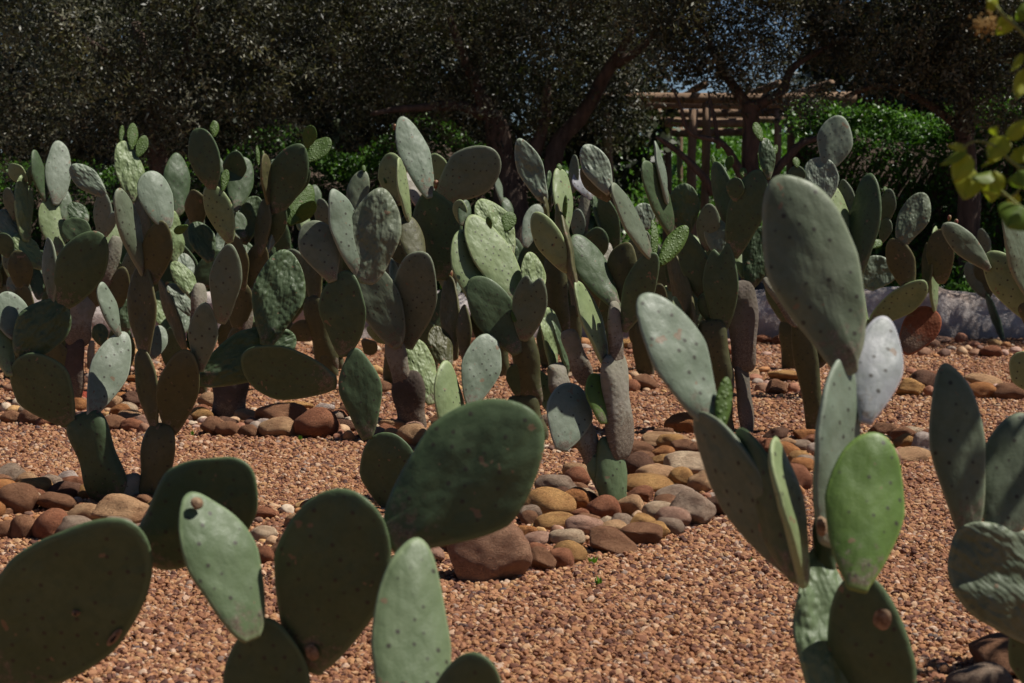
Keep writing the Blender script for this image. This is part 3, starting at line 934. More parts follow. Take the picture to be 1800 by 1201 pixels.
# ------------------------------------------------------------------ prickly pears
PC = {'g': (0.050, 0.079, 0.033), 'y': (0.16, 0.21, 0.09), 'b': (0.14, 0.175, 0.12), 'o': (0.068, 0.068, 0.026), 'p': (0.205, 0.195, 0.145), 'm': (0.105, 0.13, 0.078),  # g, o darkened to mimic shaded pads; y, b kept lighter for sunlit ones
      'v': (0.095, 0.135, 0.062), 'f': (0.075, 0.132, 0.024), 'w': (0.25, 0.265, 0.26), 'r': (0.16, 0.06, 0.028), 't': (0.075, 0.058, 0.045), 'q': (0.12, 0.105, 0.08)}
TARGET = {'L': 0.62, 'H': 0.72, 'G': 0.12, 'D': -0.32}
prng = random.Random(3)


def pad_geometry(L, W, T, seed, thick=False, notch=False, bumpy=False, hi=1):
    r_ = random.Random(seed)
    na = 40 * hi
    rings = [0.0, 0.16, 0.32, 0.47, 0.6, 0.72, 0.82, 0.9, 0.955, 0.985, 1.0]
    a0 = r_.uniform(0.42, 0.62) if not thick else 0.9
    wob = [(r_.uniform(0, 0.03), r_.randint(2, 5), r_.uniform(0, 6.28)) for _ in range(3)]
    skew = r_.uniform(-0.08, 0.08) if not thick else 0.0
    out = []
    mxu = 0
    for k in range(na):
        ph = 2 * math.pi * k / na
        t = 0.5 - 0.5 * math.cos(ph)
        g = a0 + (1 - a0) * min(1, t / 0.55) ** 1.0
        u = math.sin(ph) * g * (1 if not thick else (0.75 + 0.25 * abs(2 * t - 1)))
        if thick:
            u = math.copysign(abs(math.sin(ph)) ** 0.5, math.sin(ph)) * (0.84 + 0.16 * (2 * t - 1) ** 2 + 0.08 * math.sin(t * 9 + seed))
        else:
            neck = 0.30 * (1 - t) ** 1.5 * abs(math.sin(ph)) ** 0.3
            u = math.copysign(max(abs(u), neck) + neck * 0.35, math.sin(ph))
        mxu = max(mxu, abs(u))
        out.append([u, t, ph])
    for o_ in out:
        s = 1 + sum(a * math.sin(n * o_[2] + p) for a, n, p in wob)
        o_[0] = o_[0] / mxu * s * W / 2 + skew * W * o_[1] * o_[1]
        o_[1] = (o_[1] - 0.55) * s + 0.55
        if notch and o_[1] > 0.75:
            o_[1] -= 0.14 * math.exp(-(o_[0] / (W * 0.13)) ** 2)
        o_[1] *= L
    cu, cv = skew * W * 0.3, 0.55 * L
    bend = r_.uniform(-0.06, 0.06) * L
    cup = r_.uniform(-0.05, 0.09) * W
    und = (0.009 if not bumpy else 0.02) * min(1, L / 0.3)
    sv = Vector((seed * 1.37, seed * 0.71, 0))
    V, UV, BS, RM = [], [], [], []
    def zoff(u, v):
        q = Vector((u * 7, v * 5, 0)) + sv
        z = und * mnoise.noise(q) + und * 0.55 * mnoise.noise(q * 2.3)
        return z + bend * (v / L) ** 2 + cup * (2 * u / W) ** 2
    for side in (1, -1):
        for ri, rr in enumerate(rings):
            if side == -1 and ri == len(rings) - 1: break
            n = 1 if ri == 0 else na
            for k in range(n):
                u = cu + (out[k][0] - cu) * rr; v = cv + (out[k][1] - cv) * rr
                t = min(max(v / L, 0), 1)
                z = side * T * math.sqrt(max(0, 1 - rr ** (2.3 if not thick else 2.0))) * (1 + (0.45 * (1 - t) ** 2 if not thick else 0))
                V.append((u, v, z + zoff(u, v) * (1 if not thick else 0.35)))
                UV.append((u, v)); BS.append((1 - t) + (0.12 if rr > 0.93 else 0)); RM.append(max(0, min(1, (rr - 0.88) / 0.08)) if not thick else 0)
    nr_ = len(rings)
    F = []
    def idx(side, ri, k):
        k %= na
        if side == 1:
            return 0 if ri == 0 else 1 + (ri - 1) * na + k
        if ri == nr_ - 1: return 1 + (nr_ - 2) * na + k
        base = 1 + (nr_ - 1) * na
        return base if ri == 0 else base + 1 + (ri - 1) * na + k
    for side in (1, -1):
        for k in range(na):
            tri = (idx(side, 0, 0), idx(side, 1, k), idx(side, 1, k + 1))
            F.append(tri if side == -1 else tri[::-1])
            for ri in range(1, nr_ - 1):
                q = (idx(side, ri, k), idx(side, ri + 1, k), idx(side, ri + 1, k + 1), idx(side, ri, k + 1))
                F.append(q if side == -1 else q[::-1])
    me = bpy.data.meshes.new('pad')
    me.from_pydata(V, [], F)
    me.polygons.foreach_set('use_smooth', np.ones(len(me.polygons), dtype=bool))
    uvl = me.uv_layers.new(name='UVMap')
    li = np.empty(len(me.loops), dtype=np.int32); me.loops.foreach_get('vertex_index', li)
    uvl.data.foreach_set('uv', np.array(UV, dtype=np.float32)[li].ravel())
    ba = me.attributes.new('baseness', 'FLOAT', 'POINT'); ba.data.foreach_set('value', np.array(BS, dtype=np.float32))
    ra = me.attributes.new('rim', 'FLOAT', 'POINT'); ra.data.foreach_set('value', np.array(RM, dtype=np.float32))
    me.update()
    return me


def solve(A, view, tgt, forced=None):
    """yaw about the pad's axis that gives the visible face the wanted sun angle"""
    wd = A.cross(view).normalized()
    if wd.x < 0: wd = -wd
    n0 = wd.cross(A).normalized()
    if n0.dot(view) > 0: n0 = -n0
    best = None
    rng = range(-52, 53, 4) if forced is None else (forced, -forced)
    for yd in rng:
        y = R(yd)
        n = n0 * math.cos(y) + wd * math.sin(y)
        e = (n.dot(S) - tgt) ** 2 + (0.00003 * yd * yd if forced is None else 0)
        if best is None or e < best[0]:
            best = (e, yd, n)
    return best


def cactus(label, Yd, pads, group='prickly pear cacti in the stone beds', hi=1, buds=(), scars=()):
    g = ground(pads[0][0], pads[0][1])
    if Yd is None:
        Yd = g.y
        loc = Vector((g.x, g.y, 0))
    else:
        loc = Vector((X(pads[0][0], Yd), Yd, 0))
    root = empty('prickly_pear', loc, label, 'cactus', group)
    rec = []
    planes = []
    for i, pd in enumerate(pads):
        bx, by, tx, ty, wpx, code = pd[:6]
        dz = pd[6] if len(pd) > 6 else 0
        light, colk, fl = code[0], code[1], code[2:]
        # depth of the joint on the pad it grows from
        if i == 0:
            yb = Yd
        else:
            bestd = None
            for (pbx, pby, ptx, pty, pw, ya, yt) in rec:
                ax, ay = ptx - pbx, pty - pby
                l2 = ax * ax + ay * ay
                s_ = max(0, min(1.0, ((bx - pbx) * ax + (by - pby) * ay) / l2))
                cx, cy = pbx + ax * s_, pby + ay * s_
                dd = math.hypot(bx - cx, by - cy) - pw * 0.3
                dd = max(dd, 0) + (1 - s_) * 3
                if bestd is None or dd < bestd[0]:
                    bestd = (dd, ya + (yt - ya) * s_)
            yb = bestd[1]
        yb += dz
        Lpx = math.hypot(tx - bx, ty - by)
        Lm = Lpx / FPX * yb
        tgt = TARGET[light] + prng.uniform(-0.05, 0.05)
        thick = 'k' in fl
        if thick and i > 0 and colk == 'o' and Yd > 11 and wpx <= 36:
            thick = False; wpx = max(wpx, 34) + 6
        forced = None
        w_m = wpx * (1.09 if not thick else 1.04) / FPX * yb
        if not thick and wpx / Lpx < 0.36 and colk != 'f' and 'w' not in fl:
            nat = 0.44 * Lm
            tpad = 0.022 * (Lm / 0.35) ** 0.5
            forced = math.degrees(math.acos(max(0.12, min(1, (w_m - tpad * 1.2) / nat))))
            forced = min(forced, 76)
        best = None
        for lean in (range(-26, 35, 6) if not thick else (-5, 0, 5)):
            yt = yb + Lm * math.tan(R(lean)) * 0.8
            B3 = at(bx, by, yb); T3 = at(tx, ty, yt)
            A = (T3 - B3); Ln = A.length; A.normalize()
            view = ((B3 + T3) / 2 - CAMP).normalized()
            e, yd, n = solve(A, view, tgt, forced)
            e += 0.00004 * (lean - 4) ** 2
            if best is None or e < best[0]:
                best = (e, yd, n, A, Ln, B3, yt, lean)
        e, yd, n, A, Ln, B3, yt, lean = best
        if forced is None:
            W = w_m / max(0.6, math.cos(R(yd)))
            W = min(W, w_m * 1.35)
        else:
            W = 0.44 * Lm
        T = (0.019 * (max(Lm, 0.08) / 0.35) ** 0.6)
        if thick: T = w_m * 0.30; W = w_m
        if light in 'GD' and False: pass
        young = colk == 'f' and Lm < 0.2
        if young: T = 0.007
        kind = 'fresh' if colk == 'f' and 's' not in fl else ('corky' if colk in 'prtq' and (thick or colk == 'r') else ('dimpled' if (light in 'LG' and prng.random() < 0.6) else 'smooth'))
        if 's' in fl: kind = 'smooth'
        if 'd' in fl: kind = 'dimpled'
        me = pad_geometry(Ln * (1.12 if thick else 1.09), W, T, prng.randint(0, 9999), thick, 'n' in fl, kind == 'dimpled', hi)
        nm = 'young_pad' if young else ('stem' if thick else 'pad')
        o = bpy.data.objects.new(nm, me); C.objects.link(o)
        me.name = nm
        me.materials.append(M[kind])
        j = prng.uniform(-0.1, 0.1)
        c = PC[colk]
        o.color = (c[0] * (1 + j), c[1] * (1 + j * 0.7), c[2] * (1 + j), 1)
        xa = A.cross(n).normalized()
        za = xa.cross(A).normalized()
        if za.dot(n) < 0: xa, za = -xa, -za
        Mx = Matrix((xa, A, za)).transposed().to_4x4()
        Bp = B3 - A * ((0.012 + (0.06 if thick else 0.05) * Ln) if i else 0.05)
        Mx.translation = Bp - loc
        o.parent = root
        o.matrix_local = Mx
        rec.append((bx, by, tx, ty, wpx, yb, yt))
        planes.append((B3.copy(), n.copy(), T))
    # little red brown flower buds on pad rims: one small tapering bud each
    for (bx, by, s_) in buds:
        near = min(rec, key=lambda r: min(math.hypot(bx - r[2], by - r[3]), math.hypot(bx - (r[0] + r[2]) / 2, by - (r[1] + r[3]) / 2) + 20))
        p = at(bx, by + s_ * 0.5, near[6])
        mb = MB(); h = s_ / FPX * near[6]
        mb.tube([p, p + Vector((0.05, 0, 0.3)) * h, p + Vector((0.08, 0, 0.7)) * h, p + Vector((0.1, 0, 1.0)) * h, p + Vector((0.1, 0, 1.1)) * h], [h * 0.15, h * 0.28, h * 0.36, h * 0.28, h * 0.1], 8)
        o = link('bud', mb.mesh('bud'), BUD, root)
    for (sx, sy, sw, sh, ang, pi, hole) in scars:
        B3, n, T = planes[pi]
        d = ray(sx, sy)
        q = B3 + n * (T * 0.92 + 0.012)
        t_ = (q - CAMP).dot(n) / d.dot(n)
        c = CAMP + d * t_
        xa = Vector((1, 0, 0)) - n * n.x; xa.normalize(); ya = n.cross(xa)
        ca, sa = math.cos(R(ang)), math.sin(R(ang))
        xa, ya = xa * ca + ya * sa, ya * ca - xa * sa
        k = Yd / FPX / 2
        for (f, dep, mat_) in ((1.0, 0.006, SCAR), (0.5 if hole else 0.62, 0.0085, SCAR_DARK if hole else SCAR)):
            V, F = [tuple(c + n * dep)], []
            for ri, (rr, zz) in enumerate(((0.55, 0.9), (0.8, 0.7), (1.0, -0.6))):
                for a in range(18):
                    th = a * math.pi / 9
                    r2 = rr * f * (1 + 0.14 * mnoise.noise(Vector((math.cos(th) * 1.5, math.sin(th) * 1.5, sx))))
                    V.append(tuple(c + xa * (math.cos(th) * r2 * sw * k) + ya * (math.sin(th) * r2 * sh * k) + n * (dep * zz)))
            for a in range(18):
                b = (a + 1) % 18
                F.append((0, 1 + a, 1 + b))
                for ri in range(2):
                    F.append((1 + ri * 18 + a, 1 + ri * 18 + 18 + a, 1 + ri * 18 + 18 + b, 1 + ri * 18 + b))
            me = bpy.data.meshes.new('scar'); me.from_pydata(V, [], F)
            me.polygons.foreach_set('use_smooth', np.ones(len(F), dtype=bool)); me.update()
            link('scar', me, mat_, root)
    return root


smt = NT('healed_scar')
smt.l(smt.ramp(smt.noise(smt.n('TexCoord').outputs['Object'], 70, 4), [(0.35, (0.13, 0.07, 0.035)), (0.65, (0.30, 0.20, 0.12))]), smt.b.inputs['Base Color'])
smt.b.inputs['Roughness'].default_value = 0.9
SCAR = smt.m
sdk = NT('scar_hole'); sdk.b.inputs['Base Color'].default_value = (0.02, 0.012, 0.008, 1); sdk.b.inputs['Roughness'].default_value = 1
SCAR_DARK = sdk.m
bmat = NT('flower_bud')
bmat.l(bmat.ramp(bmat.noise(bmat.n('TexCoord').outputs['Object'], 60, 3), [(0.35, (0.22, 0.05, 0.035)), (0.65, (0.20, 0.16, 0.05))]), bmat.b.inputs['Base Color'])
BUD = bmat.m

cactus('two-stemmed prickly pear rising from the stone bed at left, with pads fanning both ways', None, [
    (232, 884, 218, 824, 52, 'Gpk'), (197, 876, 145, 728, 76, 'Dgk'), (118, 740, 35, 625, 92, 'Dgs'), (163, 724, 218, 583, 62, 'Lbs'), (207, 585, 172, 497, 34, 'Lb'),
    (38, 624, 105, 528, 84, 'Gg'), (30, 592, 12, 513, 60, 'Lb', .05), (112, 532, 170, 410, 80, 'Dgs'), (92, 524, 85, 418, 31, 'Dm'), (15, 654, -5, 540, 42, 'Ly'),
    (266, 886, 285, 746, 62, 'Dok'), (270, 746, 255, 614, 46, 'Do'), (300, 755, 326, 612, 66, 'Dos'), (352, 643, 360, 533, 48, 'Dms'), (390, 561, 400, 431, 52, 'Dms'),
    (357, 664, 515, 590, 86, 'Ggd', .06), (470, 596, 509, 443, 84, 'Ggd', -.05), (255, 619, 245, 463, 55, 'Dos'), (250, 472, 213, 330, 44, 'Gms'), (270, 491, 283, 386, 49, 'Dos'),
    (289, 395, 264, 299, 56, 'Lb'), (325, 399, 304, 412, 15, 'Df')])
cactus('leftmost background prickly pear with many small pale pads over a dark trunk', None, [
    (127, 712, 132, 595, 42, 'Dtk'), (115, 664, 90, 596, 22, 'Dok'), (135, 602, 150, 518, 44, 'Gpk'), (165, 535, 183, 488, 24, 'Dok'), (183, 500, 206, 418, 30, 'Gpk'),
    (130, 530, 115, 440, 30, 'Dok'), (110, 494, 108, 436, 24, 'Ly'), (104, 441, 84, 349, 45, 'Ly'), (112, 390, 117, 330, 24, 'Lg', .05), (99, 353, 105, 249, 43, 'Lb'), (79, 350, 58, 264, 27, 'Lg'),
    (155, 424, 116, 386, 44, 'Gg'), (150, 389, 122, 358, 30, 'Lg', .05), (180, 418, 182, 337, 30, 'Db'), (180, 340, 126, 290, 38, 'Gbd'), (184, 415, 203, 372, 18, 'Db'),
    (205, 545, 215, 468, 32, 'Do'), (220, 579, 222, 518, 30, 'Gg'), (180, 604, 170, 568, 28, 'Gg'), (158, 644, 162, 598, 14, 'Dpk')])
cactus('prickly pear with crowded yellow green pads cut by the left frame edge', None, [
    (50, 712, 48, 600, 36, 'Dtk'), (45, 606, 40, 500, 34, 'Dok'), (42, 524, 14, 487, 28, 'Gbd'), (68, 522, 62, 468, 24, 'Lg'), (40, 510, 30, 440, 30, 'Dok'), (71, 469, 22, 417, 40, 'Ly'),
    (38, 470, 6, 443, 36, 'Dm', .05), (18, 449, -2, 408, 32, 'Dg'), (28, 420, -2, 370, 34, 'Lb'), (45, 418, 37, 309, 38, 'Ly'), (45, 318, 15, 289, 26, 'Dy'), (52, 322, 57, 290, 14, 'Dg'), (24, 382, 11, 329, 20, 'Dm')])
cactus('prickly pear on a squat woody brown trunk with dark pads crowned by young growth', None, [
    (402, 738, 406, 645, 66, 'Dtk'), (412, 674, 422, 575, 34, 'Dok'), (418, 584, 425, 496, 24, 'Dok'), (433, 579, 443, 506, 22, 'Lpk'), (440, 508, 460, 428, 20, 'Dok'), (457, 444, 465, 350, 30, 'Dos'),
    (482, 370, 526, 255, 62, 'Dgs'), (473, 359, 460, 271, 26, 'Gos'), (485, 339, 483, 279, 26, 'Ggd', .1), (475, 432, 500, 363, 28, 'Dg', .1), (515, 344, 538, 290, 30, 'Dg', .15), (510, 389, 546, 323, 40, 'Lf', .1),
    (520, 389, 557, 355, 26, 'Df', .02), (470, 442, 508, 368, 18, 'Lb', .05), (545, 280, 577, 242, 30, 'Lf'), (540, 256, 550, 219, 24, 'Df'),
    (425, 507, 405, 413, 22, 'Dok'), (404, 420, 367, 325, 44, 'Dys'), (372, 327, 350, 225, 50, 'Dgs'), (376, 237, 378, 210, 15, 'Lf'), (392, 331, 398, 297, 14, 'Lf'), (388, 329, 380, 273, 26, 'Lg', .15),
    (410, 324, 414, 264, 38, 'Dg', .15), (413, 364, 431, 278, 44, 'Lg', .05), (428, 414, 408, 372, 28, 'Lg', .1), (430, 422, 453, 345, 42, 'Ggd', .1), (368, 454, 340, 391, 44, 'Lg', .1), (345, 399, 345, 333, 37, 'Do', .15),
    (454, 290, 452, 254, 7, 'Lf'), (462, 275, 462, 262, 5, 'Lf')])
cactus('prickly pear behind the dotted olive pads with bumpy young pads on top', None, [
    (352, 694, 345, 568, 32, 'Dok'), (345, 574, 352, 498, 32, 'Lpk'), (345, 524, 303, 460, 32, 'Ly'), (332, 549, 298, 498, 30, 'Lbd', .1), (330, 496, 322, 445, 28, 'Lb', .1), (325, 609, 283, 493, 26, 'Do'),
    (268, 626, 287, 573, 32, 'Lb', .1), (332, 609, 335, 572, 10, 'Lf'), (395, 616, 405, 561, 36, 'Do', .1), (312, 459, 303, 372, 30, 'Ly', .1), (311, 377, 311, 269, 43, 'Lg', .05),
    (262, 470, 240, 340, 26, 'Dok', .1), (238, 349, 216, 251, 44, 'Ly', .05), (232, 259, 234, 215, 18, 'Lf'), (243, 272, 257, 239, 19, 'Lf'), (214, 253, 214, 219, 9, 'Lf'), (252, 459, 257, 423, 14, 'Lf'), (300, 692, 302, 650, 8, 'Lf')])
cactus('prickly pear with a long dark horizontal pad and big wrinkled blue green pads', None, [
    (697, 896, 668, 755, 96, 'Dg'), (645, 762, 625, 616, 68, 'Gg'), (580, 670, 423, 640, 88, 'Dgs'), (607, 616, 600, 478, 76, 'Dgs'), (645, 490, 673, 334, 84, 'Gmd'), (628, 478, 588, 333, 54, 'Lbs'), (582, 486, 547, 385, 66, 'Gms')])
cactus('tall prickly pear with two dotted olive pads low down and a round pad on top', None, [
    (726, 754, 714, 650, 60, 'Dtk'), (712, 686, 690, 596, 38, 'Dpk'), (758, 704, 722, 588, 50, 'Ly'), (697, 602, 640, 466, 70, 'Gms', -.05), (718, 600, 742, 444, 76, 'Dms', -.08), (695, 600, 643, 578, 26, 'Dy', .1),
    (785, 642, 765, 572, 30, 'Lok', .1), (800, 622, 788, 488, 20, 'Dok', .1), (775, 484, 762, 336, 82, 'Dgs'), (753, 338, 705, 213, 50, 'Lbs'), (777, 347, 869, 265, 82, 'Dms'),
    (735, 472, 716, 376, 24, 'Lok', .15), (718, 384, 696, 279, 22, 'Lys'), (705, 534, 690, 453, 26, 'Lb', .2), (715, 464, 690, 430, 26, 'Do', .2)],
    buds=((765, 325, 14), (790, 484, 16), (693, 224, 10)))
cactus('prickly pear with bright yellow green lowest pad just right of the dark trunks', None, [
    (798, 796, 783, 634, 56, 'Hys'), (830, 708, 853, 590, 66, 'Lbs', .04), (815, 624, 815, 536, 30, 'Do', .1), (848, 602, 845, 528, 30, 'Dok', .1), (845, 546, 817, 405, 62, 'Lys', .02), (812, 392, 822, 350, 22, 'Lg', .1), (812, 390, 804, 349, 24, 'Dy', .15)])
cactus('prickly pear with orange brown trunk, one notched dotted pad and one oval dotted pad', None, [
    (937, 776, 915, 688, 60, 'Dok'), (935, 704, 918, 581, 48, 'Dok'), (905, 615, 833, 487, 70, 'Ggs', -.05), (922, 590, 938, 481, 58, 'Dmsn', -.05), (988, 699, 975, 638, 46, 'Lpk', .05), (972, 650, 962, 538, 36, 'Ly', .1),
    (940, 524, 935, 446, 42, 'Ly', .1), (910, 692, 903, 638, 30, 'Dg'), (970, 724, 945, 653, 34, 'Ly', .05), (912, 532, 827, 383, 64, 'Lys', .12), (896, 444, 843, 353, 56, 'Ly', .1), (862, 398, 857, 378, 10, 'Df', -.25), (890, 402, 901, 371, 24, 'Lf'),
    (893, 564, 883, 525, 22, 'Lf'), (905, 562, 907, 538, 14, 'Lf'), (985, 589, 972, 453, 42, 'Dok', .2), (998, 654, 975, 563, 16, 'Lg', .05)])
cactus('central prickly pear on a pale corky trunk with one bright green new pad', None, [
    (1079, 896, 1068, 764, 66, 'Lvk'), (1046, 812, 1010, 724, 50, 'Lpk', .0), (1064, 856, 1040, 790, 46, 'Lvk'), (1092, 794, 1075, 624, 62, 'Lpk'), (988, 784, 1007, 672, 78, 'Hbs', -.12), (1062, 738, 1051, 654, 46, 'Lfs', -.06), (1085, 639, 1080, 531, 33, 'Lpk'),
    (1062, 631, 1011, 495, 42, 'Lys'), (1100, 572, 1150, 444, 52, 'Dgs'), (1010, 501, 980, 358, 20, 'Dos'), (995, 472, 941, 373, 46, 'Dys'), (1080, 534, 1003, 418, 52, 'Lgs', .04), (992, 404, 983, 293, 40, 'Hys', .05), (968, 364, 965, 298, 14, 'Lg', .08),
    (963, 384, 955, 343, 12, 'Lo', .1), (953, 348, 911, 246, 42, 'Gbd', .05), (1030, 669, 997, 583, 36, 'Dpk', .1), (1087, 540, 1098, 426, 54, 'Dos', .12), (1143, 450, 1069, 327, 38, 'Gms'), (1068, 334, 1029, 253, 46, 'Gbd'), (1066, 346, 1024, 288, 40, 'Do', .05),
    (1150, 450, 1150, 384, 13, 'Lf'), (1163, 461, 1205, 396, 32, 'Lf'), (992, 386, 994, 340, 8, 'Df', -.05), (983, 297, 982, 284, 9, 'Lf'), (1066, 655, 1066, 640, 5, 'Lf')])
cactus('prickly pear on grey corky stems with tall dark pads, behind the big foreground pad', None, [
    (1314, 760, 1303, 638, 34, 'Lqk'), (1308, 644, 1305, 496, 52, 'Gqk'), (1272, 762, 1262, 690, 44, 'Dok'), (1265, 707, 1250, 565, 60, 'Dok'), (1268, 582, 1265, 426, 58, 'Dgsn'), (1222, 584, 1175, 439, 38, 'Dos'), (1240, 524, 1206, 409, 48, 'Dgs', .1),
    (1318, 502, 1347, 398, 52, 'Ggd'), (1290, 444, 1330, 301, 62, 'Dgs'), (1258, 440, 1260, 384, 40, 'Gb', .05), (1283, 404, 1262, 286, 42, 'Dgs', .1), (1292, 349, 1295, 310, 30, 'Dg'), (1240, 434, 1247, 358, 38, 'Dm', .1), (1308, 484, 1303, 438, 26, 'Ly', .05),
    (1205, 409, 1200, 322, 52, 'Dgd', .05), (1135, 399, 1128, 355, 38, 'Gbd'), (1180, 408, 1127, 285, 44, 'Ggs'), (1172, 349, 1146, 251, 14, 'Lb'), (1350, 309, 1348, 240, 27, 'Gg'), (1337, 244, 1325, 213, 15, 'Lf'), (1357, 274, 1368, 253, 10, 'Lf'),
    (1255, 290, 1253, 272, 8, 'Lf'), (1280, 295, 1285, 271, 14, 'Df'), (1305, 309, 1308, 293, 12, 'Lf'), (1205, 604, 1187, 520, 24, 'Lys'), (1252, 564, 1232, 516, 30, 'Dg', .05), (1226, 350, 1228, 338, 9, 'Lf'), (1132, 290, 1132, 274, 7, 'Lf')])
cactus('prickly pear with a slim orange brown trunk forking left, close to the foreground cactus', None, [
    (1437, 760, 1405, 556, 42, 'Dok'), (1402, 567, 1349, 486, 32, 'Lpk'), (1352, 492, 1385, 425, 42, 'Gg'), (1438, 640, 1470, 560, 30, 'Dok', .05)])
cactus('prickly pear with rusty brown corky pad and tall pads against the black hedge', None, [
    (1540, 700, 1522, 600, 36, 'Dok'), (1524, 609, 1496, 476, 34, 'Lyk'), (1508, 482, 1527, 308, 58, 'Dgs'), (1485, 482, 1458, 318, 52, 'Ly'), (1447, 354, 1440, 276, 60, 'Gbd'), (1455, 296, 1479, 205, 58, 'Gbs'), (1402, 324, 1398, 290, 30, 'Dg'),
    (1492, 392, 1483, 317, 30, 'Dm', .15), (1490, 444, 1496, 386, 24, 'Dm', .15), (1556, 392, 1567, 331, 27, 'Dm', .15), (1551, 422, 1563, 383, 22, 'Dm', .15),
    (1535, 564, 1632, 500, 46, 'Dys'), (1592, 616, 1638, 540, 60, 'Gr'), (1598, 507, 1573, 418, 46, 'Dos'), (1585, 428, 1623, 340, 50, 'Gmd'), (1530, 504, 1552, 450, 60, 'Gbd', .1), (1642, 540, 1639, 399, 15, 'Lys'), (1655, 494, 1650, 403, 46, 'Dos', .1),
    (1630, 509, 1632, 428, 22, 'Do', .1), (1505, 236, 1508, 225, 8, 'Lf'), (1464, 294, 1466, 280, 10, 'Lf'), (1400, 292, 1398, 275, 12, 'Lf'), (1556, 338, 1557, 326, 8, 'Lf'), (1530, 432, 1552, 424, 16, 'Lf')],
    buds=())
cactus('prickly pear reaching in at the right edge with grey pink pads and red buds', 11.6, [
    (1862, 800, 1850, 690, 60, 'Dok'), (1845, 705, 1838, 600, 60, 'Dok'), (1835, 690, 1788, 618, 60, 'Dys', -.1), (1850, 610, 1805, 520, 60, 'Dok'), (1808, 556, 1743, 440, 62, 'Dys'), (1734, 468, 1659, 391, 40, 'Gms'), (1818, 530, 1764, 376, 50, 'Gms', -.1)],
    buds=((1668, 384, 10), (1680, 391, 10), (1763, 370, 12)))
cactus('thin leaning prickly pear standing against the white wall at right', None, [
    (1764, 599, 1735, 513, 16, 'Dg'), (1732, 520, 1698, 463, 28, 'Dm'), (1735, 518, 1737, 440, 12, 'Dok'), (1737, 449, 1722, 402, 20, 'Dm')])
cactus('small brown stemmed prickly pear behind the pair of blue green pads', None, [
    (577, 662, 575, 600, 40, 'Dok'), (577, 645, 550, 526, 42, 'Dok'), (545, 594, 515, 568, 16, 'Dok'), (555, 537, 545, 398, 26, 'Dok'), (530, 404, 535, 372, 24, 'Ly'), (578, 419, 565, 348, 28, 'Dm'), (560, 359, 552, 323, 16, 'Lg')])
cactus('prickly pear half hidden behind the tall round-padded one, dark upright pads', None, [
    (692, 686, 695, 560, 40, 'Dok'), (640, 600, 662, 622, 26, 'Do'), (695, 567, 690, 440, 34, 'Dok'), (690, 447, 682, 345, 28, 'Dok'), (700, 354, 678, 271, 46, 'Dys'), (650, 480, 624, 372, 22, 'Dok'), (622, 377, 635, 298, 36, 'Gms'),
    (732, 356, 720, 296, 27, 'Lp'), (765, 334, 770, 270, 42, 'Dy'), (678, 320, 680, 308, 9, 'Lf'), (640, 300, 638, 288, 7, 'Lf')])
cactus('prickly pear with one chalky white pad, behind the central cactus', None, [
    (1002, 656, 1008, 540, 34, 'Dok'), (1012, 545, 1020, 402, 26, 'Dok'), (1024, 412, 1030, 338, 22, 'Gpk'), (1037, 346, 1018, 298, 38, 'Hws'), (1008, 334, 1012, 273, 22, 'Dm'), (1018, 419, 1015, 366, 24, 'Db'), (1042, 404, 1038, 376, 26, 'Lg'), (1055, 404, 1047, 338, 14, 'Lg'),
    (1085, 432, 1058, 346, 34, 'Dg'), (1035, 459, 1059, 401, 44, 'Dg', -.1), (1060, 469, 1070, 424, 24, 'Lp'), (925, 429, 944, 360, 34, 'Lb'), (898, 389, 888, 346, 18, 'Lg'), (882, 356, 871, 308, 14, 'Lb')])
cactus('dark bushy prickly pear low behind the lit leaning foreground pad', None, [
    (1135, 660, 1128, 560, 40, 'Dok'), (1125, 568, 1118, 470, 44, 'Do'), (1130, 565, 1165, 500, 40, 'Do'), (1140, 625, 1112, 560, 34, 'Do')])
cactus('shadowed prickly pear filling the gap left of the horizontal pad', None, [
    (505, 640, 500, 560, 34, 'Dok'), (500, 570, 480, 480, 44, 'Dgs'), (505, 565, 530, 480, 44, 'Dgs'), (485, 488, 470, 420, 36, 'Dgs'), (525, 488, 540, 430, 34, 'Dg')])
cactus('shadowed prickly pear between the notched pad and the long leaning pads', None, [
    (880, 662, 875, 560, 36, 'Dok'), (875, 570, 868, 470, 46, 'Dgs'), (868, 475, 880, 400, 40, 'Dgs'), (872, 480, 905, 430, 36, 'Gg'), (1040, 560, 1030, 470, 40, 'Do')])
cactus('shadowed prickly pear low behind the hidden fork of the slim trunk', None, [
    (1390, 650, 1385, 560, 34, 'Dok'), (1385, 566, 1360, 480, 46, 'Dgs'), (1385, 566, 1420, 490, 46, 'Dgs'), (1362, 486, 1350, 410, 40, 'Dgs')])

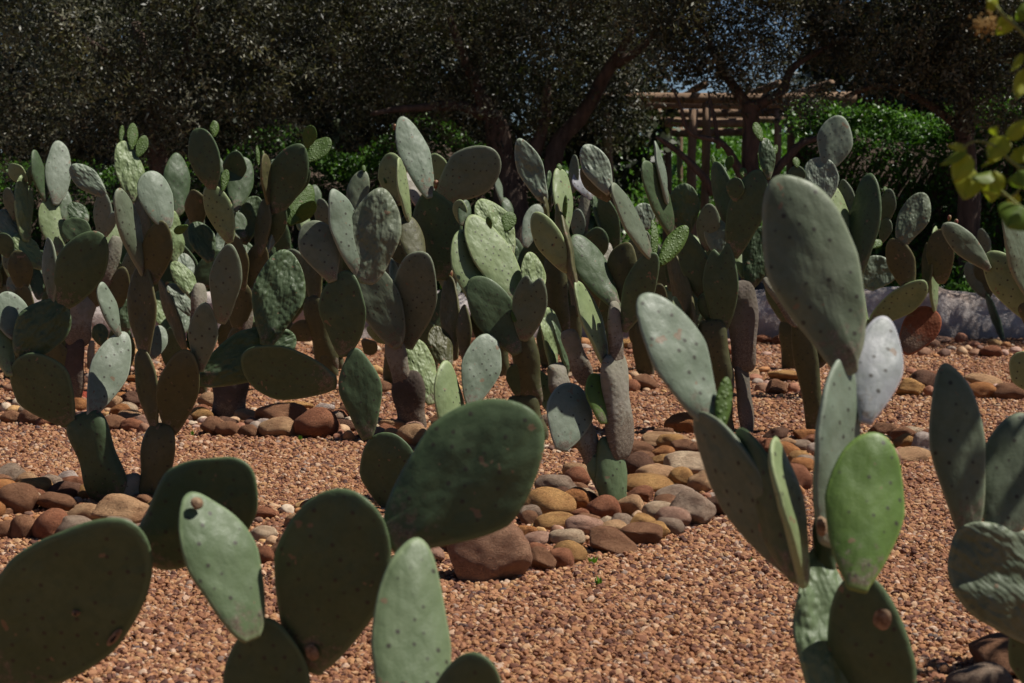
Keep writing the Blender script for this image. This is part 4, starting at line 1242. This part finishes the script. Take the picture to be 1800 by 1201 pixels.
FILL = ((20, 668, 'shadowed prickly pear low at the left edge behind the trunks'), (215, 660, 'shadowed prickly pear behind the spreading two-stemmed cactus'),
        (310, 664, 'shadowed prickly pear between the two-stemmed cactus and the squat trunk'), (590, 650, 'shadowed prickly pear behind the wrinkled blue green pads'),
        (755, 655, 'shadowed prickly pear behind the two dotted olive pads'), (965, 648, 'shadowed prickly pear behind the notched dotted pad'),
        (1075, 655, 'shadowed prickly pear directly behind the central corky stem'), (1215, 650, 'shadowed prickly pear behind the leaning lit foreground pad'),
        (450, 655, 'shadowed prickly pear right of the squat woody trunk'), (115, 655, 'shadowed prickly pear behind the leftmost dark trunk'))
for (fx, fy, lab) in FILL:
    q = random.Random(fx)
    pads = [(fx, fy, fx + q.uniform(-8, 8), fy - 85, 34, 'Dok'), (fx + q.uniform(-4, 4), fy - 5, fx + q.uniform(-8, 8), fy - 90, 44, 'Dg')]
    tips = [(pads[0][2], pads[0][3])]
    for lv in range(3):
        nt_ = []
        for (ax, ay) in tips:
            for sgn in ((-1, 1) if lv < 2 else (q.choice((-1, 1)),)):
                ln = q.uniform(68, 92); an = R(q.uniform(8, 38)) * sgn
                ex, ey = ax + math.sin(an) * ln, ay - math.cos(an) * ln
                if ey < 372: continue
                pads.append((ax + sgn * 4, ay + 6, ex, ey, q.uniform(36, 48), q.choice(('Dm', 'Dg', 'Dgs', 'Gg', 'Ly', 'Lg', 'Lb')), q.uniform(-0.08, 0.12)))
                nt_.append((ex, ey))
        tips = nt_[:3]
    cactus(lab, None, pads)

FG = 'large out-of-focus prickly pears nearest the camera'
cactus('foreground prickly pear at bottom left with a huge mottled pad leaning right', 5.0, [
    (480, 1424, 475, 1290, 150, 'Dok'), (475, 1330, 462, 1088, 140, 'Dg'), (440, 1108, 348, 866, 118, 'Lvs', -.12), (545, 1160, 618, 860, 192, 'Dgs'), (697, 942, 945, 742, 208, 'Ggs')], FG, 2, scars=((347, 884, 24, 22, 0, 2, False), (548, 1148, 26, 30, 20, 3, False)))
cactus('foreground prickly pear in the bottom left corner with a scarred round pad', 5.1, [
    (-50, 1402, -30, 1270, 150, 'Dok'), (-40, 1290, -5, 1170, 120, 'Dg'), (-22, 1192, 248, 945, 218, 'Dgs'), (258, 975, 446, 828, 160, 'Dgs', .35)], FG, 2, scars=((133, 1078, 15, 11, 0, 2, True), (200, 1122, 14, 44, -38, 2, True)))
cactus('foreground prickly pear at bottom centre with one upright pale oval pad', 4.4, [
    (750, 1482, 745, 1330, 110, 'Dok'), (728, 1345, 712, 957, 134, 'Lvsw'), (790, 1390, 843, 1143, 128, 'Dgs')], FG, 2)
cactus('big foreground prickly pear at right with white, grey and glossy green pads', 4.8, [
    (1505, 1470, 1490, 1290, 150, 'Dok'), (1478, 1330, 1436, 975, 112, 'Lvw', -.06), (1562, 1350, 1502, 1003, 136, 'Dgsw'), (1402, 1006, 1238, 730, 108, 'Dms'), (1392, 1005, 1310, 757, 82, 'Dgs', -.04), (1410, 1013, 1368, 768, 48, 'Lys', -.08),
    (1246, 735, 1137, 517, 92, 'Lbs'), (1268, 748, 1276, 662, 28, 'Lf', -.02), (1450, 1010, 1450, 900, 44, 'Dgk', .02), (1452, 937, 1476, 631, 88, 'Lbs', -.10), (1508, 1018, 1532, 767, 134, 'Lfs', -.18), (1524, 730, 1566, 555, 84, 'Lws', .16), (1484, 635, 1386, 310, 152, 'Gms', -.02)], FG, 2, scars=((1550, 1088, 36, 46, 0, 2, False), (1446, 925, 34, 36, 0, 9, False)))
cactus('dark blue grey foreground prickly pear with streaked pads at the right edge', 5.3, [
    (1905, 1370, 1895, 1200, 150, 'Dok'), (1880, 1260, 1840, 1060, 150, 'Dg'), (1872, 1112, 1684, 934, 168, 'Gmd'), (1702, 930, 1667, 644, 90, 'Gmsw'), (1757, 950, 1806, 727, 112, 'Gmsw')], FG, 2)  # darker pad colour deepens the leaf shade falling here

# ------------------------------------------------------------------ leafy shrub branch reaching in at the right
SD = 4.1
shr = empty('leafy_shrub', (X(2050, SD), SD, 0), 'yellow green heart-leaved shrub hanging in from the upper right', 'shrub')
def twig(pts, rad):
    mb = MB(); pp = smooth_path(pts, 6)
    mb.tube(pp, lerp_list(rad, len(pp)), 7)
    link('twig', mb.mesh('twig'), M['stem'], shr)
def p4(px, py, dy=0): return tuple(at(px, py, SD + dy))
twig([(X(2050, SD), SD, 0.0), p4(2060, 900), p4(2040, 500), p4(1990, 200), p4(1930, -60), p4(1900, -200)], [0.03, 0.024, 0.018, 0.012, 0.008, 0.004])
twig([p4(2045, 480), p4(1900, 300), p4(1850, 300), p4(1790, 292), p4(1750, 258), p4(1715, 248), p4(1690, 262)], [0.011, 0.006, 0.004, 0.0035, 0.003, 0.0025, 0.002])
twig([p4(2010, 280), p4(1880, 150), p4(1800, 60), p4(1765, 28), p4(1735, -10)], [0.009, 0.006, 0.0045, 0.004, 0.003])
twig([p4(1790, 290, .03), p4(1792, 330, .03), p4(1775, 345, .03), p4(1752, 340, .03)], [0.003, 0.003, 0.002, 0.0015])
twig([p4(2020, 420, -.05), p4(1900, 400, -.05), p4(1820, 380, -.05), p4(1760, 335, -.05)], [0.007, 0.005, 0.003, 0.002])
def heart_leaf(base, tip, wpx, tone, depth, roll):
    B = Vector(p4(base[0], base[1], depth)); Tt = Vector(p4(tip[0], tip[1], depth + rnd.uniform(-0.03, 0.02)))
    A = Tt - B; L = A.length; A.normalize()
    view = (B - CAMP).normalized()
    sdv = A.cross(view).normalized(); nrm = sdv.cross(A).normalized()
    rot = Matrix.Rotation(R(roll), 3, A)
    sdv = rot @ sdv; nrm = rot @ nrm
    W = wpx * 1.15 / FPX * SD
    V, F = [], []
    nv, nu = 10, 7
    for i in range(nv + 1):
        t = i / nv
        w_ = W / 2 * (math.sin(math.pi * min(1, t ** 0.72)) ** 0.8) * (1.0 if t < 0.85 else 0.9) + 0.0006
        for k in range(nu):
            u = (k / (nu - 1)) * 2 - 1
            z = 0.22 * W * abs(u) ** 1.3 + 0.02 * math.sin(t * 9 + u * 3) * W - 0.18 * L * t * t
            back = -0.10 * L * (1 - abs(u)) if t < 0.05 else 0
            V.append(tuple(B + A * (t * L) + sdv * (u * w_) + nrm * z))
    for i in range(nv):
        for k in range(nu - 1):
            a = i * nu + k
            F.append((a, a + 1, a + nu + 1, a + nu))
    me = bpy.data.meshes.new('leaf'); me.from_pydata(V, [], F)
    a = me.attributes.new('tint', 'FLOAT', 'POINT'); a.data.foreach_set('value', np.full(len(V), tone, dtype=np.float32))
    me.polygons.foreach_set('use_smooth', np.ones(len(F), dtype=bool)); me.update()
    link('leaf', me, M['vine_leaf'], shr)
for b, t_, wd, tone, dp, roll in (
        ((1698, 262), (1655, 294), 18, .3, 0, 40), ((1700, 258), (1664, 258), 14, .8, 0, 30), ((1700, 270), (1678, 322), 34, .95, 0, 15), ((1712, 296), (1694, 352), 44, .6, .02, -10),
        ((1742, 300), (1708, 318), 34, .2, -.02, 50), ((1748, 302), (1742, 356), 36, .65, 0, 0), ((1765, 238), (1738, 282), 36, .7, 0, 20), ((1776, 250), (1730, 300), 16, .8, .02, 50),
        ((1768, 242), (1812, 210), 26, .75, 0, -25), ((1782, 262), (1802, 285), 34, .5, .04, 0), ((1758, 342), (1725, 338), 16, .9, 0, 50), ((1790, 340), (1765, 368), 20, .9, 0, 40),
        ((1790, 300), (1800, 330), 44, .1, -.03, 10), ((1800, 362), (1770, 400), 58, .05, -.06, 0), ((1806, 300), (1830, 330), 44, .2, 0, 0), ((1795, 92), (1780, 128), 16, .8, 0, 40),
        ((1805, 115), (1788, 176), 30, .8, 0, 20), ((1775, 30), (1752, 60), 28, .75, 0, 20), ((1756, 12), (1735, 2), 26, .7, 0, 10), ((1790, 20), (1812, 28), 30, .15, 0, 0),
        ((1745, 225), (1752, 238), 14, .5, 0, 0), ((1830, 130), (1860, 180), 60, .4, .05, 0), ((1850, 230), (1880, 290), 60, .3, .1, 20), ((1870, 60), (1840, 110), 60, .5, -.05, 10), ((1900, 340), (1880, 410), 60, .3, .1, -20), ((1840, -20), (1810, 20), 50, .6, 0, 30),
        ((1900, 190), (1935, 260), 66, .3, -.1, 15), ((1930, 40), (1960, 120), 66, .5, .1, -15), ((1880, -60), (1920, -10), 66, .5, .0, -15), ((1940, 300), (1980, 370), 66, .4, .0, 15), ((1960, 420), (1930, 480), 66, .4, .05, 15)):
    heart_leaf(b, t_, wd, tone, dp, roll)
shade_shrub = empty('leafy_shrub', (3.7, 6.3, 0), 'unseen heart-leaved shrub added beyond the right edge to dapple the dark pads with shade', 'shrub')  # unseen shrub, added only to cast dappled shade on the pads at right
def shade_spray(cx, cy, cz, rx, ry, rz, n):
    pts = unit(n) * (nr.uniform(0, 1, n) ** 0.4)[:, None] * np.array([rx, ry, rz]) + np.array([cx, cy, cz])
    me = leaves_mesh('foliage', pts, unit(n) + [0, 0, -0.4], unit(n) + [0, 0, 0.8], nr.uniform(0.07, 0.11, n), nr.uniform(0.05, 0.08, n), nr.uniform(0.1, 0.8, n))
    link('foliage', me, M['vine_leaf'], shade_shrub)
shade_spray(2.2, 5.5, 2.75, 0.5, 0.24, 0.4, 360)
shade_spray(3.1, 6.0, 2.5, 0.5, 0.5, 0.35, 420)
for pts, rad in (([(3.7, 6.3, -0.02), (3.65, 6.3, 1.2), (3.4, 6.15, 2.1), (3.1, 6.0, 2.55)], [0.03, 0.024, 0.016, 0.008]), ([(3.4, 6.15, 2.1), (2.8, 5.8, 2.6), (2.2, 5.5, 2.75)], [0.014, 0.009, 0.004])):
    mb = MB(); pp = smooth_path(pts, 6); mb.tube(pp, lerp_list(rad, len(pp)), 7)
    link('stem', mb.mesh('stem'), M['stem'], shade_shrub)
# dry flower head
fm = NT('dry_flower'); fm.b.inputs['Base Color'].default_value = (0.30, 0.17, 0.03, 1); fm.b.inputs['Roughness'].default_value = 0.7
mb = MB()
for i in range(110):
    q = Vector(p4(1733 + rnd.gauss(0, 13), 46 + rnd.gauss(0, 9), rnd.gauss(0, 0.02)))
    mb.tube([q, q + Vector((0, 0, 0.003)), q + Vector((0, 0, 0.006))], [0.001, 0.0032, 0.001], 5)
for i in range(14):
    a = Vector(p4(1752, 30)); q = Vector(p4(1733 + rnd.gauss(0, 13), 46 + rnd.gauss(0, 9), rnd.gauss(0, 0.02)))
    mb.tube([a, (a + q) / 2 + Vector((0, 0, 0.004)), q], [0.0012, 0.001, 0.0006], 5)
link('flower_head', mb.mesh('flower_head'), fm.m, shr)

# ------------------------------------------------------------------ weeds and ground plants
def weed(px, py, s, label, n=9):
    g = ground(px, py)
    pts = np.tile(np.array([[g.x, g.y, 0.0]]), (n, 1)) + nr.normal(0, s * 0.12, (n, 3)) * [1, 1, 0]
    d = unit(n) * 0.55 + np.array([0, 0, 1.0])
    me = leaves_mesh('weed', pts, d, unit(n), nr.uniform(0.6, 1.1, n) * s, nr.uniform(0.2, 0.32, n) * s, nr.uniform(0.5, 1, n))
    tag(link('weed', me, M['hedge_leaf']), label, 'weed', 'tiny weeds in the gravel')
weed(1053, 1030, 0.045, 'tiny green weed alone in the gravel, nearest the camera')
weed(1288, 917, 0.05, 'tiny green weed beside the dark brown stone at the bed corner')
weed(1577, 832, 0.06, 'tiny green weed below the pinkish stones on the right')
weed(1320, 990, 0.03, 'tiny dark green weed near the leaning foreground stem', 6)
weed(1044, 992, 0.04, 'low bluish weed at the foot of the ochre stones', 14)
weed(528, 774, 0.04, 'tiny weed against the red brown rock in the second bed', 8)
weed(338, 766, 0.04, 'small weed in front of the second stone bed on the left', 9)
def shrublet(x0, x1, y, h, n, label):
    xx = nr.uniform(x0, x1, n)
    p = np.stack([xx, y + nr.normal(0, 0.15, n), np.abs(nr.normal(0, h * 0.5, n))], 1)
    me = leaves_mesh('ground_cover', p, unit(n) + [0, 0, .5], unit(n), nr.uniform(.05, .09, n), nr.uniform(.02, .035, n), nr.uniform(0, .6, n))
    tag(link('ground_cover', me, M['hedge_leaf']), label, 'ground cover', kind='stuff')
shrublet(X(1360, 20), X(1790, 20), 20.1, 0.55, 5000, 'low leafy plants growing behind the white wall')
shrublet(X(150, 20.5), X(1080, 20.5), 20.5, 0.5, 6000, 'low dark plants growing behind the left part of the wall')
